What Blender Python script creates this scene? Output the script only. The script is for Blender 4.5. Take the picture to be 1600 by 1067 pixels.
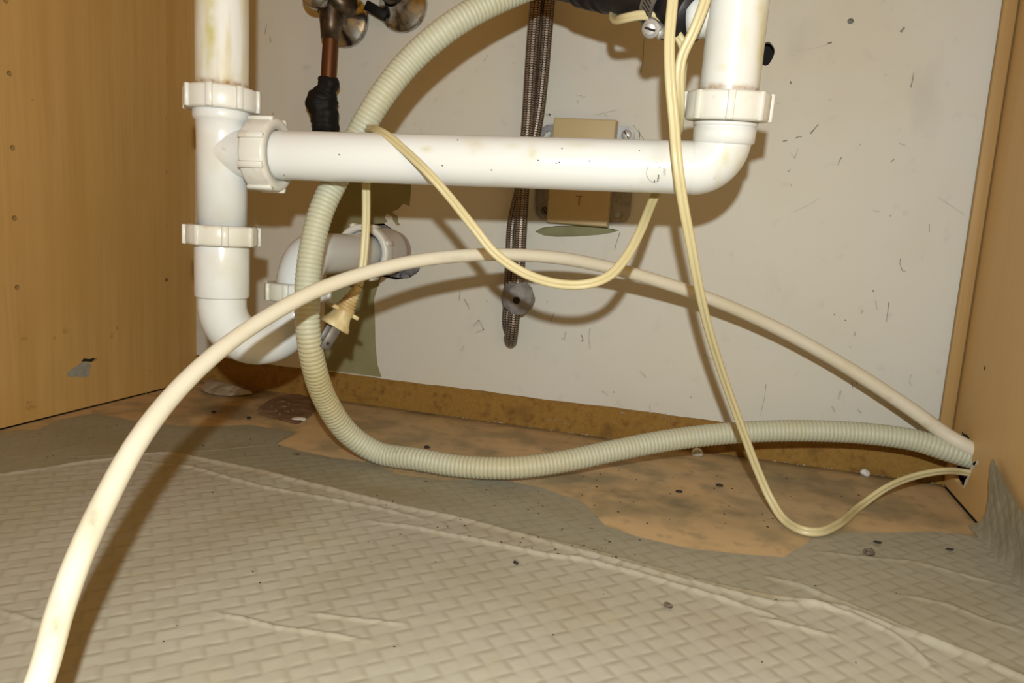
import bpy, bmesh, math, random
import numpy as np
from mathutils import Vector
for o in list(bpy.data.objects): bpy.data.objects.remove(o)
sc = bpy.context.scene
COL = sc.collection
rng = np.random.default_rng(7)
A = lambda *v: np.array(v, float)

# ------------------------------------------------------------------ camera
# cabinet frame: x along the back wall (0 = left panel), y into the wall (0 = wall face), z up (0 = floor)
FPX = 1121.2
CAM = A(0.6527, -0.76, 0.21375)
FW = A(-0.2830852, 0.94761704, -0.14793486)
RT = A(0.95390497, 0.29420831, 0.05921812)
UP = A(-0.09963976, 0.12435203, 0.98722261)
W = 0.8671
cd = bpy.data.cameras.new('camera'); cam = bpy.data.objects.new('camera', cd); COL.objects.link(cam)
from mathutils import Matrix
cam.matrix_world = Matrix(((RT[0], UP[0], -FW[0], CAM[0]), (RT[1], UP[1], -FW[1], CAM[1]), (RT[2], UP[2], -FW[2], CAM[2]), (0, 0, 0, 1)))
cd.sensor_width = 36; cd.lens = FPX / 1600 * 36; cd.clip_start = 0.01
sc.camera = cam
# ------------------------------------------------------------------ light: warm room light + the camera's flash
wd = bpy.data.worlds.new('world'); sc.world = wd; wd.use_nodes = True
wd.node_tree.nodes['Background'].inputs[0].default_value = (0.34, 0.145, 0.012, 1)
wd.node_tree.nodes['Background'].inputs[1].default_value = 0.9
ld = bpy.data.lights.new('flash', 'POINT'); ld.energy = 16.0; ld.shadow_soft_size = 0.0065; ld.color = (0.95, 1.0, 1.0)
lo = bpy.data.objects.new('flash', ld); COL.objects.link(lo)
lo.location = CAM + UP * 0.070 - FW * 0.050 + RT * 0.0
sc.view_settings.view_transform = 'Standard'; sc.view_settings.look = 'None'
sc.view_settings.gamma = 1; sc.view_settings.use_curve_mapping = False
sc.view_settings.exposure = 0.0

# ------------------------------------------------------------------ measuring helpers
def ray(x, y): return FW + (x - 800) / FPX * RT - (y - 533.5) / FPX * UP
def dp(x, y, d): return CAM + ray(x, y) * d                          # a point at distance d in front of the lens
def onY(x, y, Y=0.0):
    r = ray(x, y); return CAM + r * ((Y - CAM[1]) / r[1])
def onZ(x, y, Z=0.0):
    r = ray(x, y); return CAM + r * ((Z - CAM[2]) / r[2])
def onX(x, y, X):
    r = ray(x, y); return CAM + r * ((X - CAM[0]) / r[0])
def nrm(v): return v / np.linalg.norm(v)

def pix(V):
    d = np.asarray(V) - CAM; z = d @ FW; return 800 + FPX * (d @ RT) / z, 533.5 - FPX * (d @ UP) / z
def stain_at(V, axis_pt, axis, spots):
    """stain strength on the near side of a pipe; spots: (x, y, rx, ry, strength)"""
    V = np.asarray(V); px, py = pix(V); out = np.zeros(len(V)); rel = V - axis_pt; rel = rel - (rel @ axis)[:, None] * axis
    near = (rel @ (CAM - axis_pt)) > 0
    for x, y, rx, ry, a in spots: out = np.maximum(out, a * np.exp(-(((px - x) / rx) ** 2 + ((py - y) / ry) ** 2)))
    return out * near
# ------------------------------------------------------------------ materials
ALB = 0.72
def mat(name, base, rough=0.5, metal=0.0, layers=(), attrs=(), bump=None, spec=0.5, sss=0.0, trans=0.0, coat=0.0, ior=1.45):
    """layers: (scale3, detail, lo, hi, colour, amount); attrs: (attribute, colour, noise scale, noise share)"""
    base = tuple(c * ALB for c in base); layers = [(a, b, c, d, tuple(k * ALB for k in e), f) for a, b, c, d, e, f in layers]; attrs = [(a, tuple(k * ALB for k in b), c, d) for a, b, c, d in attrs]
    m = bpy.data.materials.new(name); m.use_nodes = True
    nt = m.node_tree; N, L = nt.nodes, nt.links
    p = N['Principled BSDF']
    p.inputs['Roughness'].default_value = rough; p.inputs['Metallic'].default_value = metal
    p.inputs['Specular IOR Level'].default_value = spec; p.inputs['IOR'].default_value = ior
    p.inputs['Transmission Weight'].default_value = trans; p.inputs['Coat Weight'].default_value = coat
    if sss:
        p.inputs['Subsurface Weight'].default_value = sss; p.inputs['Subsurface Scale'].default_value = 0.006
        p.inputs['Subsurface Radius'].default_value = (1.0, 0.9, 0.6)
    tc = N.new('ShaderNodeTexCoord')
    def noise(scale, detail, seed=0):
        mp = N.new('ShaderNodeMapping'); L.new(tc.outputs['Object'], mp.inputs[0])
        s = scale if isinstance(scale, (tuple, list)) else (scale,) * 3
        mp.inputs['Scale'].default_value = s; mp.inputs['Location'].default_value = (seed * 3.1, seed * 1.7, seed)
        n = N.new('ShaderNodeTexNoise'); n.inputs['Scale'].default_value = 1; n.inputs['Detail'].default_value = detail
        L.new(mp.outputs[0], n.inputs['Vector']); return n.outputs['Fac']
    def ramp(src, lo, hi, amt):
        r = N.new('ShaderNodeMapRange'); r.inputs[1].default_value = lo; r.inputs[2].default_value = hi
        r.inputs[3].default_value = 0; r.inputs[4].default_value = amt; L.new(src, r.inputs[0]); return r.outputs[0]
    cur = None
    def mix(fac, colour):
        nonlocal cur
        x = N.new('ShaderNodeMix'); x.data_type = 'RGBA'
        if cur is None: x.inputs[6].default_value = (*base, 1)
        else: L.new(cur, x.inputs[6])
        x.inputs[7].default_value = (*colour, 1); L.new(fac, x.inputs[0]); cur = x.outputs[2]
    for i, (s, d, lo, hi, c, a) in enumerate(layers): mix(ramp(noise(s, d, i + 1), lo, hi, a), c)
    for i, (at, c, s, share) in enumerate(attrs):
        an = N.new('ShaderNodeAttribute'); an.attribute_name = at
        f = an.outputs['Fac']
        if s:
            nn = ramp(noise(s, 8, i + 20), 0.32, 0.68, 1.0)
            a1 = N.new('ShaderNodeMath'); a1.operation = 'MULTIPLY_ADD'; L.new(nn, a1.inputs[0]); a1.inputs[1].default_value = share; a1.inputs[2].default_value = 1 - share
            a2 = N.new('ShaderNodeMath'); a2.operation = 'MULTIPLY'; a2.use_clamp = True; L.new(a1.outputs[0], a2.inputs[0]); L.new(f, a2.inputs[1]); f = a2.outputs[0]
        mix(f, c)
    if cur is None: p.inputs['Base Color'].default_value = (*base, 1)
    else: L.new(cur, p.inputs['Base Color'])
    if bump:
        b = N.new('ShaderNodeBump'); b.inputs['Strength'].default_value = bump[1]; b.inputs['Distance'].default_value = bump[2]
        L.new(noise(bump[0], 6, 40), b.inputs['Height']); L.new(b.outputs[0], p.inputs['Normal'])
    return m

M = {}
M['wall'] = mat('painted_wall', (0.70, 0.68, 0.575), 0.55, layers=[(5, 3, .35, .7, (0.69, 0.70, 0.665), .8), (9, 4, .5, .75, (0.65, 0.60, 0.46), .5),
    (60, 6, .62, .8, (0.42, 0.40, 0.36), .35), ((14, 14, 5), 5, .62, .78, (0.40, 0.38, 0.35), .35)], bump=(90, .15, .001), spec=.35)
M['olive'] = mat('bare_olive_board', (0.26, 0.25, 0.12), 0.8, layers=[(40, 5, .4, .7, (0.33, 0.31, 0.17), .6), (25, 4, .6, .75, (0.16, 0.13, 0.06), .6)], bump=(200, .2, .001))
wood_side = [((70, 70, 2.2), 4, .35, .7, (0.48, 0.27, 0.078), .55), ((160, 160, 5), 3, .45, .75, (0.66, 0.43, 0.155), .35), (7, 3, .45, .7, (0.55, 0.32, 0.088), .5),
    ((300, 300, 14), 2, .5, .8, (0.38, 0.23, 0.075), .25)]
M['wood_side'] = mat('birch_side_panel', (0.61, 0.375, 0.125), 0.5, layers=wood_side, bump=((400, 400, 30), .08, .0006), spec=.25)
M['wood_trim'] = mat('birch_trim', (0.46, 0.30, 0.12), 0.5, layers=wood_side[:2], spec=.25)
M['floorwood'] = mat('cabinet_floor_wood', (0.70, 0.475, 0.24), 0.55, layers=[((4, 60, 60), 5, .4, .7, (0.60, 0.375, 0.155), .5), ((9, 140, 100), 4, .45, .75, (0.64, 0.47, 0.27), .5),
    (5, 4, .38, .62, (0.52, 0.40, 0.215), .75), (22, 6, .47, .62, (0.35, 0.28, 0.15), .8), (70, 6, .56, .68, (0.30, 0.24, 0.13), .5)], attrs=[('stain', (0.17, 0.145, 0.078), 38, .8), ('grime_shade', (0.030, 0.018, 0.010), 60, .4)], bump=((30, 250, 200), .12, .0008), spec=.45)
M['mdf'] = mat('raw_fibreboard', (0.30, 0.165, 0.035), 0.8, layers=[(350, 3, .4, .7, (0.37, 0.215, 0.055), .6), (120, 5, .55, .72, (0.16, 0.065, 0.02), .6), (30, 5, .58, .75, (0.09, 0.04, 0.015), .55)], bump=(500, .3, .001), spec=.2)
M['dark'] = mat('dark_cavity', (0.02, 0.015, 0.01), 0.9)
M['holebrown'] = mat('drilled_wood', (0.16, 0.085, 0.03), 0.85)
M['liner'] = mat('vinyl_liner', (0.45, 0.425, 0.335), 0.45, layers=[(9, 4, .40, .66, (0.37, 0.335, 0.24), .75), (6, 3, .52, .7, (0.41, 0.375, 0.325), .5), (24, 4, .62, .78, (0.45, 0.395, 0.20), .4)],
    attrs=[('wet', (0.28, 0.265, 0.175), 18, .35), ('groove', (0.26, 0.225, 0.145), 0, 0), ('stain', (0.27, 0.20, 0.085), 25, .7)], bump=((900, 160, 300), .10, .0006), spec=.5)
PV = [(16, 5, .56, .74, (0.66, 0.62, 0.36), .55), (90, 5, .70, .80, (0.25, 0.22, 0.15), .55), (7, 2, .4, .7, (0.80, 0.80, 0.76), .5)]
M['pvc'] = mat('white_pvc', (0.85, 0.885, 0.87), 0.24, layers=PV, attrs=[('yel', (0.60, 0.56, 0.20), 70, .75)], spec=.5)
M['pvc_dirty'] = mat('white_pvc_stained', (0.84, 0.86, 0.82), 0.28, layers=PV + [((38, 38, 6), 5, .50, .64, (0.60, 0.50, 0.20), .9)],
    attrs=[('yel', (0.60, 0.56, 0.20), 70, .75), ('rust', (0.36, 0.19, 0.045), 170, .9)], spec=.5)
M['pvc_clean'] = mat('white_pvc_specked', (0.85, 0.875, 0.84), 0.28, layers=PV + [((60, 60, 14), 5, .60, .70, (0.66, 0.58, 0.30), .6)], attrs=[('yel', (0.60, 0.56, 0.20), 70, .75), ('rust', (0.36, 0.19, 0.045), 170, .9)], spec=.5)
M['nut'] = mat('white_nut_plastic', (0.81, 0.815, 0.735), 0.34, layers=PV + [(60, 4, .6, .75, (0.55, 0.40, 0.22), .5)], spec=.45)
M['pvc_grey'] = mat('greyed_pvc', (0.66, 0.63, 0.58), 0.35, layers=PV[:1], attrs=[('rust', (0.42, 0.16, 0.04), 60, .5)], spec=.45)
M['corr'] = mat('corrugated_cream_plastic', (0.59, 0.605, 0.46), 0.5, layers=[(30, 4, .45, .7, (0.58, 0.565, 0.38), .5), (120, 4, .68, .8, (0.30, 0.26, 0.16), .5)],
    attrs=[('yellow', (0.58, 0.47, 0.19), 20, .3), ('grime_shade', (0.34, 0.27, 0.13), 90, .8)], spec=.5, sss=.45)
M['tube'] = mat('smooth_cream_tube', (0.78, 0.73, 0.575), 0.38, layers=[(14, 4, .5, .7, (0.72, 0.66, 0.44), .5), (110, 5, .70, .80, (0.28, 0.24, 0.15), .6), (28, 5, .66, .76, (0.45, 0.36, 0.2), .4)], attrs=[('grime_shade', (0.30, 0.27, 0.18), 130, .9)], spec=.45, sss=.1)
M['cord'] = mat('cream_cord_vinyl', (0.66, 0.58, 0.32), 0.42, layers=[(22, 4, .5, .7, (0.58, 0.49, 0.22), .6), (130, 5, .68, .8, (0.26, 0.20, 0.10), .6)], spec=.45)
M['plug'] = mat('cream_plug_plastic', (0.70, 0.60, 0.33), 0.45, layers=[(70, 4, .45, .65, (0.42, 0.27, 0.08), .7)], attrs=[('yellow', (0.36, 0.20, 0.04), 90, .4)])
M['blade'] = mat('tarnished_blade', (0.20, 0.18, 0.155), 0.5, .35, layers=[(150, 4, .4, .7, (0.12, 0.09, 0.07), .6)])
M['beige'] = mat('beige_outlet_plastic', (0.56, 0.45, 0.235), 0.45, layers=[(30, 3, .45, .7, (0.60, 0.49, 0.28), .5)])
M['zinc'] = mat('dull_zinc', (0.40, 0.40, 0.40), 0.42, .8, layers=[(120, 5, .45, .7, (0.22, 0.21, 0.20), .7)])
M['steel'] = mat('bright_steel', (0.80, 0.80, 0.78), 0.36, .55, layers=[(160, 4, .5, .7, (0.38, 0.36, 0.33), .6)])
M['chrome'] = mat('spotted_chrome', (0.72, 0.74, 0.78), 0.2, 1.0, layers=[(45, 4, .54, .66, (0.34, 0.24, 0.15), .7), (110, 5, .58, .7, (0.07, 0.05, 0.04), .8)])
M['brassdark'] = mat('tarnished_brass', (0.10, 0.072, 0.048), 0.38, .85, layers=[(70, 5, .45, .65, (0.30, 0.24, 0.17), .6), (60, 5, .55, .7, (0.02, 0.015, 0.01), .8)])
M['copper'] = mat('oxidised_copper', (0.15, 0.055, 0.016), 0.5, .7, layers=[((60, 60, 20), 5, .45, .7, (0.12, 0.042, 0.015), .7)])
M['blacktape'] = mat('black_tape', (0.008, 0.0075, 0.0075), 0.6, bump=(180, .4, .001), spec=.25)
M['rubber'] = mat('black_rubber', (0.011, 0.010, 0.011), 0.45, bump=(400, .3, .0006))
M['putty'] = mat('grey_putty', (0.285, 0.275, 0.265), 0.7, layers=[(120, 5, .45, .7, (0.15, 0.145, 0.15), .7)], bump=(200, .5, .0015))
M['ragged'] = mat('grey_ragged_plaster', (0.22, 0.215, 0.22), 0.85, layers=[(160, 6, .45, .65, (0.09, 0.085, 0.09), .8)], bump=(300, .6, .002))
M['rustplate'] = mat('rusted_plate', (0.20, 0.115, 0.06), 0.5, layers=[(70, 5, .45, .65, (0.09, 0.045, 0.025), .7), (40, 5, .56, .7, (0.36, 0.27, 0.20), .7)], bump=(150, .4, .001))
M['scrap'] = mat('grey_torn_film', (0.46, 0.40, 0.31), 0.5, layers=[(60, 4, .45, .62, (0.24, 0.17, 0.09), .8), ((200, 60, 60), 4, .5, .7, (0.6, 0.55, 0.46), .5)])
M['crumb'] = mat('black_crumb', (0.025, 0.018, 0.014), 0.8)
M['crumbgrey'] = mat('grey_crumb', (0.16, 0.12, 0.085), 0.8, layers=[(400, 3, .45, .6, (0.04, 0.03, 0.02), .9)])
M['whitechip'] = mat('white_chip', (0.78, 0.75, 0.68), 0.7)
M['scuff'] = mat('scuff_grey', (0.16, 0.14, 0.12), 0.7, layers=[(150, 4, .4, .65, (0.48, 0.45, 0.39), .9)])
M['scufffaint'] = mat('scuff_faint', (0.50, 0.47, 0.40), 0.7, layers=[(200, 4, .4, .65, (0.66, 0.63, 0.54), .9)])
M['ink'] = mat('faded_ink', (0.30, 0.30, 0.30), 0.6)
M['inkdark'] = mat('dark_ink', (0.07, 0.07, 0.07), 0.6)
M['slot'] = mat('outlet_slot_brown', (0.30, 0.21, 0.09), 0.7)
M['drop'] = mat('clear_gel', (0.80, 0.80, 0.68), 0.06, trans=.45, ior=1.38)
M['dent'] = mat('grey_dent', (0.34, 0.33, 0.27), 0.8, layers=[(120, 4, .4, .65, (0.25, 0.22, 0.16), .7)])

def braid_material():
    m = bpy.data.materials.new('steel_braid'); m.use_nodes = True; nt = m.node_tree; N, L = nt.nodes, nt.links; p = N['Principled BSDF']
    uv = N.new('ShaderNodeUVMap'); uv.uv_map = 'UVMap'
    sep = N.new('ShaderNodeSeparateXYZ'); L.new(uv.outputs[0], sep.inputs[0])
    def math_(op, a, b=None, v=None):
        n = N.new('ShaderNodeMath'); n.operation = op; L.new(a, n.inputs[0])
        if b is not None: L.new(b, n.inputs[1])
        if v is not None: n.inputs[1].default_value = v
        return n.outputs[0]
    u = math_('MULTIPLY', sep.outputs[0], v=10.0); v = math_('MULTIPLY', sep.outputs[1], v=430.0)   # u in turns, v in metres
    zig = math_('PINGPONG', u, v=.5)
    vv = math_('ADD', v, zig)
    s1 = math_('FRACT', vv); st = math_('GREATER_THAN', s1, v=.42)
    edge = math_('GREATER_THAN', math_('ABSOLUTE', math_('SUBTRACT', math_('FRACT', u), v=.5)), v=.10)
    fac = math_('MULTIPLY', st, edge)
    x = N.new('ShaderNodeMix'); x.data_type = 'RGBA'; x.inputs[6].default_value = (0.020, 0.012, 0.006, 1); x.inputs[7].default_value = (0.26, 0.21, 0.165, 1)
    L.new(fac, x.inputs[0]); L.new(x.outputs[2], p.inputs['Base Color']); p.inputs['Roughness'].default_value = .45; p.inputs['Metallic'].default_value = .5
    b = N.new('ShaderNodeBump'); b.inputs['Strength'].default_value = .5; b.inputs['Distance'].default_value = .0006; L.new(fac, b.inputs['Height']); L.new(b.outputs[0], p.inputs['Normal'])
    return m
M['braid'] = braid_material()

# ------------------------------------------------------------------ mesh helpers
ORIG = {}
def empty(name, loc, label, cat, group=None):
    o = bpy.data.objects.new(name, None); COL.objects.link(o); o.location = loc; o.empty_display_size = .02
    o['label'] = label; o['category'] = cat
    if group: o['group'] = group
    ORIG[o.name] = A(*loc); return o
def obj(name, VF, m, parent=None, smooth=True, origin=None, label=None, cat=None, kind=None, group=None, attrs=None, uv=None):
    V, F = np.asarray(VF[0], float), VF[1]
    if origin is None: origin = ORIG[parent.name] if parent is not None else A((V[:, 0].min() + V[:, 0].max()) / 2, (V[:, 1].min() + V[:, 1].max()) / 2, V[:, 2].min())
    me = bpy.data.meshes.new(name)
    if isinstance(F, np.ndarray) and F.ndim == 2:
        n, k = F.shape; me.vertices.add(len(V)); me.vertices.foreach_set('co', (V - origin).astype(np.float32).ravel())
        me.loops.add(n * k); me.loops.foreach_set('vertex_index', F.astype(np.int32).ravel())
        me.polygons.add(n); me.polygons.foreach_set('loop_start', np.arange(0, n * k, k, dtype=np.int32))
        me.update(calc_edges=True)
    else:
        me.from_pydata((V - origin).tolist(), [], [list(map(int, f)) for f in F]); me.update()
    me.materials.append(m)
    me.polygons.foreach_set('use_smooth', [bool(smooth)] * len(me.polygons))
    for k, a in (attrs or {}).items():
        at = me.attributes.new(k, 'FLOAT', 'POINT'); at.data.foreach_set('value', np.asarray(a, np.float32))
    if uv is not None:
        ul = me.uv_layers.new(name='UVMap'); li = np.empty(len(me.loops), np.int32); me.loops.foreach_get('vertex_index', li)
        ul.data.foreach_set('uv', np.asarray(uv, np.float32)[li].ravel())
    o = bpy.data.objects.new(name, me); COL.objects.link(o)
    if parent is not None: o.parent = parent; o.location = origin - ORIG[parent.name]
    else: o.location = origin
    ORIG[o.name] = A(*origin)
    if label: o['label'] = label
    if cat: o['category'] = cat
    if kind: o['kind'] = kind
    if group: o['group'] = group
    return o
def join(*parts):
    V, F, n = [], [], 0
    for v, f in parts:
        v = np.asarray(v, float); V.append(v); F += [[int(i) + n for i in q] for q in f]; n += len(v)
    return np.concatenate(V), F
def grid_faces(nr, nc, wrap=False):
    r = np.arange(nr - 1)[:, None]; c = np.arange(nc if wrap else nc - 1)[None, :]; c2 = (c + 1) % nc
    return np.stack([r * nc + c + 0 * c2, r * nc + c2, (r + 1) * nc + c2, (r + 1) * nc + c], -1).reshape(-1, 4)
def spline(P, step=.002, extra=None):
    """centripetal-ish Catmull-Rom through P, resampled by arc length; extra columns are interpolated with it"""
    P = np.asarray(P, float); X = P if extra is None else np.c_[P, extra]
    Q = np.r_[[2 * X[0] - X[1]], X, [2 * X[-1] - X[-2]]]
    out = []
    for i in range(1, len(Q) - 2):
        a, b, c, d = Q[i - 1:i + 3]
        def L(p, q): return max(np.linalg.norm((q - p)[:3]) ** .5, 1e-6)
        t0 = 0; t1 = L(a, b); t2 = t1 + L(b, c); t3 = t2 + L(c, d)
        t = np.linspace(t1, t2, 40, endpoint=False)[:, None]
        A1 = (t1 - t) / (t1 - t0) * a + (t - t0) / (t1 - t0) * b; A2 = (t2 - t) / (t2 - t1) * b + (t - t1) / (t2 - t1) * c; A3 = (t3 - t) / (t3 - t2) * c + (t - t2) / (t3 - t2) * d
        B1 = (t2 - t) / (t2 - t0) * A1 + (t - t0) / (t2 - t0) * A2; B2 = (t3 - t) / (t3 - t1) * A2 + (t - t1) / (t3 - t1) * A3
        out.append((t2 - t) / (t2 - t1) * B1 + (t - t1) / (t2 - t1) * B2)
    Y = np.concatenate(out + [X[-1:]])
    s = np.r_[0, np.cumsum(np.linalg.norm(np.diff(Y[:, :3], axis=0), axis=1))]
    n = max(int(s[-1] / step), 4); t = np.linspace(0, s[-1], n + 1)
    Z = np.stack([np.interp(t, s, Y[:, k]) for k in range(Y.shape[1])], 1)
    return Z[:, :3], Z[:, 3:], t
def sweep(P, prof, scale, flat=None, cap=True):
    """prof: (n,2) closed outline; scale: per-point; flat: per-point vectors the outline's y axis should follow"""
    P = np.asarray(P, float); n = len(P); T = np.gradient(P, axis=0); T /= np.linalg.norm(T, axis=1)[:, None]
    Us, Vs = np.empty_like(P), np.empty_like(P)
    if flat is not None:
        for i in range(n):
            f = flat[i] - T[i] * (flat[i] @ T[i]); Vs[i] = nrm(f); Us[i] = np.cross(T[i], Vs[i])
    else:
        h = A(0, 0, 1) if abs(T[0][2]) < .9 else A(0, 1, 0); u = nrm(np.cross(T[0], h))
        for i in range(n):
            u = nrm(u - T[i] * (u @ T[i])); Us[i] = u; Vs[i] = np.cross(T[i], u)
    prof = np.asarray(prof, float); k = len(prof); sc_ = np.broadcast_to(np.asarray(scale, float).reshape(-1), (n,))
    V = P[:, None, :] + sc_[:, None, None] * (prof[None, :, 0, None] * Us[:, None, :] + prof[None, :, 1, None] * Vs[:, None, :])
    F = grid_faces(n, k, True); V = V.reshape(-1, 3)
    if not cap: return V, F
    F = [list(f) for f in F] + [list(range(k))[::-1], [(n - 1) * k + i for i in range(k)]]
    return V, F
def circle(n=24): t = np.linspace(0, 2 * math.pi, n, endpoint=False); return np.c_[np.cos(t), np.sin(t)]
def tube(P, r, n=28, cap=True): return sweep(P, circle(n), r, cap=cap)
def basis(ax, hint=None):
    ax = nrm(A(*ax)); h = A(*hint) if hint is not None else (A(0, 0, 1) if abs(ax[2]) < .9 else A(1, 0, 0))
    u = nrm(h - ax * (h @ ax)); return u, np.cross(ax, u), ax
def lathe(prof, c, ax, n=48, hint=None, closed=False):
    u, v, w = basis(ax, hint); t = np.linspace(0, 2 * math.pi, n, endpoint=False)
    ring = np.cos(t)[:, None] * u + np.sin(t)[:, None] * v
    V = np.concatenate([c + r * ring + h * w for r, h in prof]); F = [list(f) for f in grid_faces(len(prof), n, True)]
    if closed:
        k = (len(prof) - 1) * n
        F += [[k + i, k + (i + 1) % n, (i + 1) % n, i] for i in range(n)]
    return V, F
def box(c, ex, ey, ez):
    """c centre; ex,ey,ez half-extent vectors"""
    V = [c + a * ex + b * ey + d * ez for d in (-1, 1) for b in (-1, 1) for a in (-1, 1)]
    return np.array(V), [[0, 2, 3, 1], [4, 5, 7, 6], [0, 1, 5, 4], [2, 6, 7, 3], [0, 4, 6, 2], [1, 3, 7, 5]]
def bbox(x0, x1, y0, y1, z0, z1, bev=0):
    c = A((x0 + x1) / 2, (y0 + y1) / 2, (z0 + z1) / 2)
    return box(c, A((x1 - x0) / 2, 0, 0), A(0, (y1 - y0) / 2, 0), A(0, 0, (z1 - z0) / 2))
def bevel(VF, w, seg=2):
    bm = bmesh.new(); vs = [bm.verts.new(v) for v in VF[0]]
    for f in VF[1]: bm.faces.new([vs[i] for i in f])
    bm.normal_update(); bmesh.ops.bevel(bm, geom=bm.edges[:], offset=w, segments=seg, affect='EDGES', profile=.5)
    bm.verts.index_update(); V = np.array([v.co[:] for v in bm.verts]); F = [[v.index for v in f.verts] for f in bm.faces]; bm.free(); return V, F
def prism(pts, nvec, t):
    """polygon (3-D points, planar) thickened by t along nvec"""
    pts = np.asarray(pts, float); n = len(pts); V = np.r_[pts, pts + nrm(A(*nvec)) * t]
    return V, [list(range(n))[::-1], [n + i for i in range(n)]] + [[i, (i + 1) % n, n + (i + 1) % n, n + i] for i in range(n)]
def panel(origin, eu, ev, outline, holes, depth):
    """flat panel with real holes; eu,ev span it, depth vector gives its thickness"""
    bm = bmesh.new(); loops = [outline] + holes
    to3 = lambda q: A(*origin) + q[0] * A(*eu) + q[1] * A(*ev)
    edges, rings = [], []
    for lp in loops:
        vs = [bm.verts.new(to3(q)) for q in lp]; rings.append(vs)
        edges += [bm.edges.new((vs[i], vs[(i + 1) % len(vs)])) for i in range(len(vs))]
    bmesh.ops.triangle_fill(bm, edges=edges, use_beauty=True, use_dissolve=False)
    bm.verts.index_update(); V = [A(*v.co) for v in bm.verts]; F = [[v.index for v in f.verts] for f in bm.faces]
    idx = [[v.index for v in r] for r in rings]; bm.free(); n = len(V); d = A(*depth)
    V = V + [v + d for v in V]; F2 = [f[::-1] for f in F]
    F = F + [[i + n for i in f] for f in F2]
    for r in idx: F += [[r[i], r[(i + 1) % len(r)], r[(i + 1) % len(r)] + n, r[i] + n] for i in range(len(r))]
    return np.array(V), F
def inside(px, py, poly):
    r = np.zeros(px.shape, bool); n = len(poly)
    for i in range(n):
        x1, y1 = poly[i]; x2, y2 = poly[(i + 1) % n]
        c = ((y1 > py) != (y2 > py)) & (px < (x2 - x1) * (py - y1) / (y2 - y1 + 1e-12) + x1); r ^= c
    return r
def vnoise(x, y, s, seed=0):
    x = x * s; y = y * s; xi = np.floor(x).astype(int); yi = np.floor(y).astype(int); fx = x - xi; fy = y - yi
    def h(a, b):
        n = (a * 374761393 + b * 668265263 + seed * 974711) & 0x7fffffff; n = ((n ^ (n >> 13)) * 1274126177) & 0x7fffffff; return (n % 100003) / 100003
    fx = fx * fx * (3 - 2 * fx); fy = fy * fy * (3 - 2 * fy)
    return (h(xi, yi) * (1 - fx) + h(xi + 1, yi) * fx) * (1 - fy) + (h(xi, yi + 1) * (1 - fx) + h(xi + 1, yi + 1) * fx) * fy
def fbm(x, y, s, seed=0): return sum(vnoise(x, y, s * 2 ** k, seed + k) / 2 ** (k + 1) for k in range(4)) / .9375
def lump(c, r, squash=(1, 1, 1), seed=0, amp=.3, sub=2):
    bm = bmesh.new(); bmesh.ops.create_icosphere(bm, subdivisions=sub, radius=1); g = np.random.default_rng(seed)
    ph = g.uniform(0, 6.28, (6,)); dirs = g.normal(size=(6, 3)) * 1.8
    bm.verts.index_update(); V = np.array([v.co[:] for v in bm.verts]); F = [[v.index for v in f.verts] for f in bm.faces]; bm.free()
    k = 1 + amp * np.mean(np.sin(V @ dirs.T + ph), axis=1)[:, None] * 1.6
    return c + V * k * r * A(*squash), F
def segdist(X, Y, pts):
    """distance to a polyline and side/along info"""
    best = np.full(X.shape, 1e9); side = np.zeros(X.shape); along = np.zeros(X.shape); s0 = 0
    tot = sum(math.dist(pts[i], pts[i + 1]) for i in range(len(pts) - 1))
    for i in range(len(pts) - 1):
        ax, ay = pts[i]; bx, by = pts[i + 1]; dx, dy = bx - ax, by - ay; l2 = dx * dx + dy * dy
        t = np.clip(((X - ax) * dx + (Y - ay) * dy) / l2, 0, 1); ex = X - ax - t * dx; ey = Y - ay - t * dy; d = np.hypot(ex, ey); m = d < best
        best = np.where(m, d, best); side = np.where(m, np.sign(dx * (Y - ay) - dy * (X - ax)), side); along = np.where(m, (s0 + t * math.sqrt(l2)) / tot, along); s0 += math.sqrt(l2)
    return best, side, along

# ================================================================== STRUCTURE
ZTOP = 0.62
# ---- back wall with its cut-outs (drain hole, outlet gap, round hole, nail hole)
def wxz(x, y): q = onY(x, y); return (q[0], q[2])
RAIL = 0.0345
drain_hole = [wxz(*p) for p in [(556, 392), (562, 366), (580, 350), (600, 349), (616, 360), (626, 372), (632, 390), (640, 402), (656, 412), (654, 424), (640, 434), (618, 437), (596, 432), (572, 424)]]
gap_hole = [wxz(*p) for p in [(836, 362), (846, 356), (868, 353), (900, 352), (935, 354), (954, 357), (967, 360), (955, 364), (936, 367), (900, 369.5), (868, 370), (850, 368)]]
rh = wxz(1196, 84); rr = 0.0095
round_hole = [(rh[0] + rr * .85 * math.cos(t) * (1 + .06 * math.sin(3 * t)), rh[1] + rr * 1.15 * math.sin(t) * (1 + .05 * math.cos(5 * t))) for t in np.linspace(0, 2 * math.pi, 22, endpoint=False)]
nh = wxz(1329, 33); nail_hole = [(nh[0] + .0028 * math.cos(t), nh[1] + .0026 * math.sin(t)) for t in np.linspace(0, 2 * math.pi, 14, endpoint=False)]
zl = lambda x: RAIL + .0004 * math.sin(x * 37) + .0003 * math.sin(x * 131)
outline = [(x, zl(x)) for x in np.linspace(0, W, 60)] + [(W, ZTOP), (0, ZTOP)]
wall = obj('wall_back', panel((0, 0, 0), (1, 0, 0), (0, 0, 1), outline, [drain_hole, gap_hole, round_hole, nail_hole], (0, .006, 0)), M['wall'], smooth=False, kind='structure')
obj('light_stop_board', bbox(-.03, W + .07, .030, .036, -.03, ZTOP), M['dark'], wall, smooth=False)  # added near-black board behind the wall: darkens the holes, stops light leaking in
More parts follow.
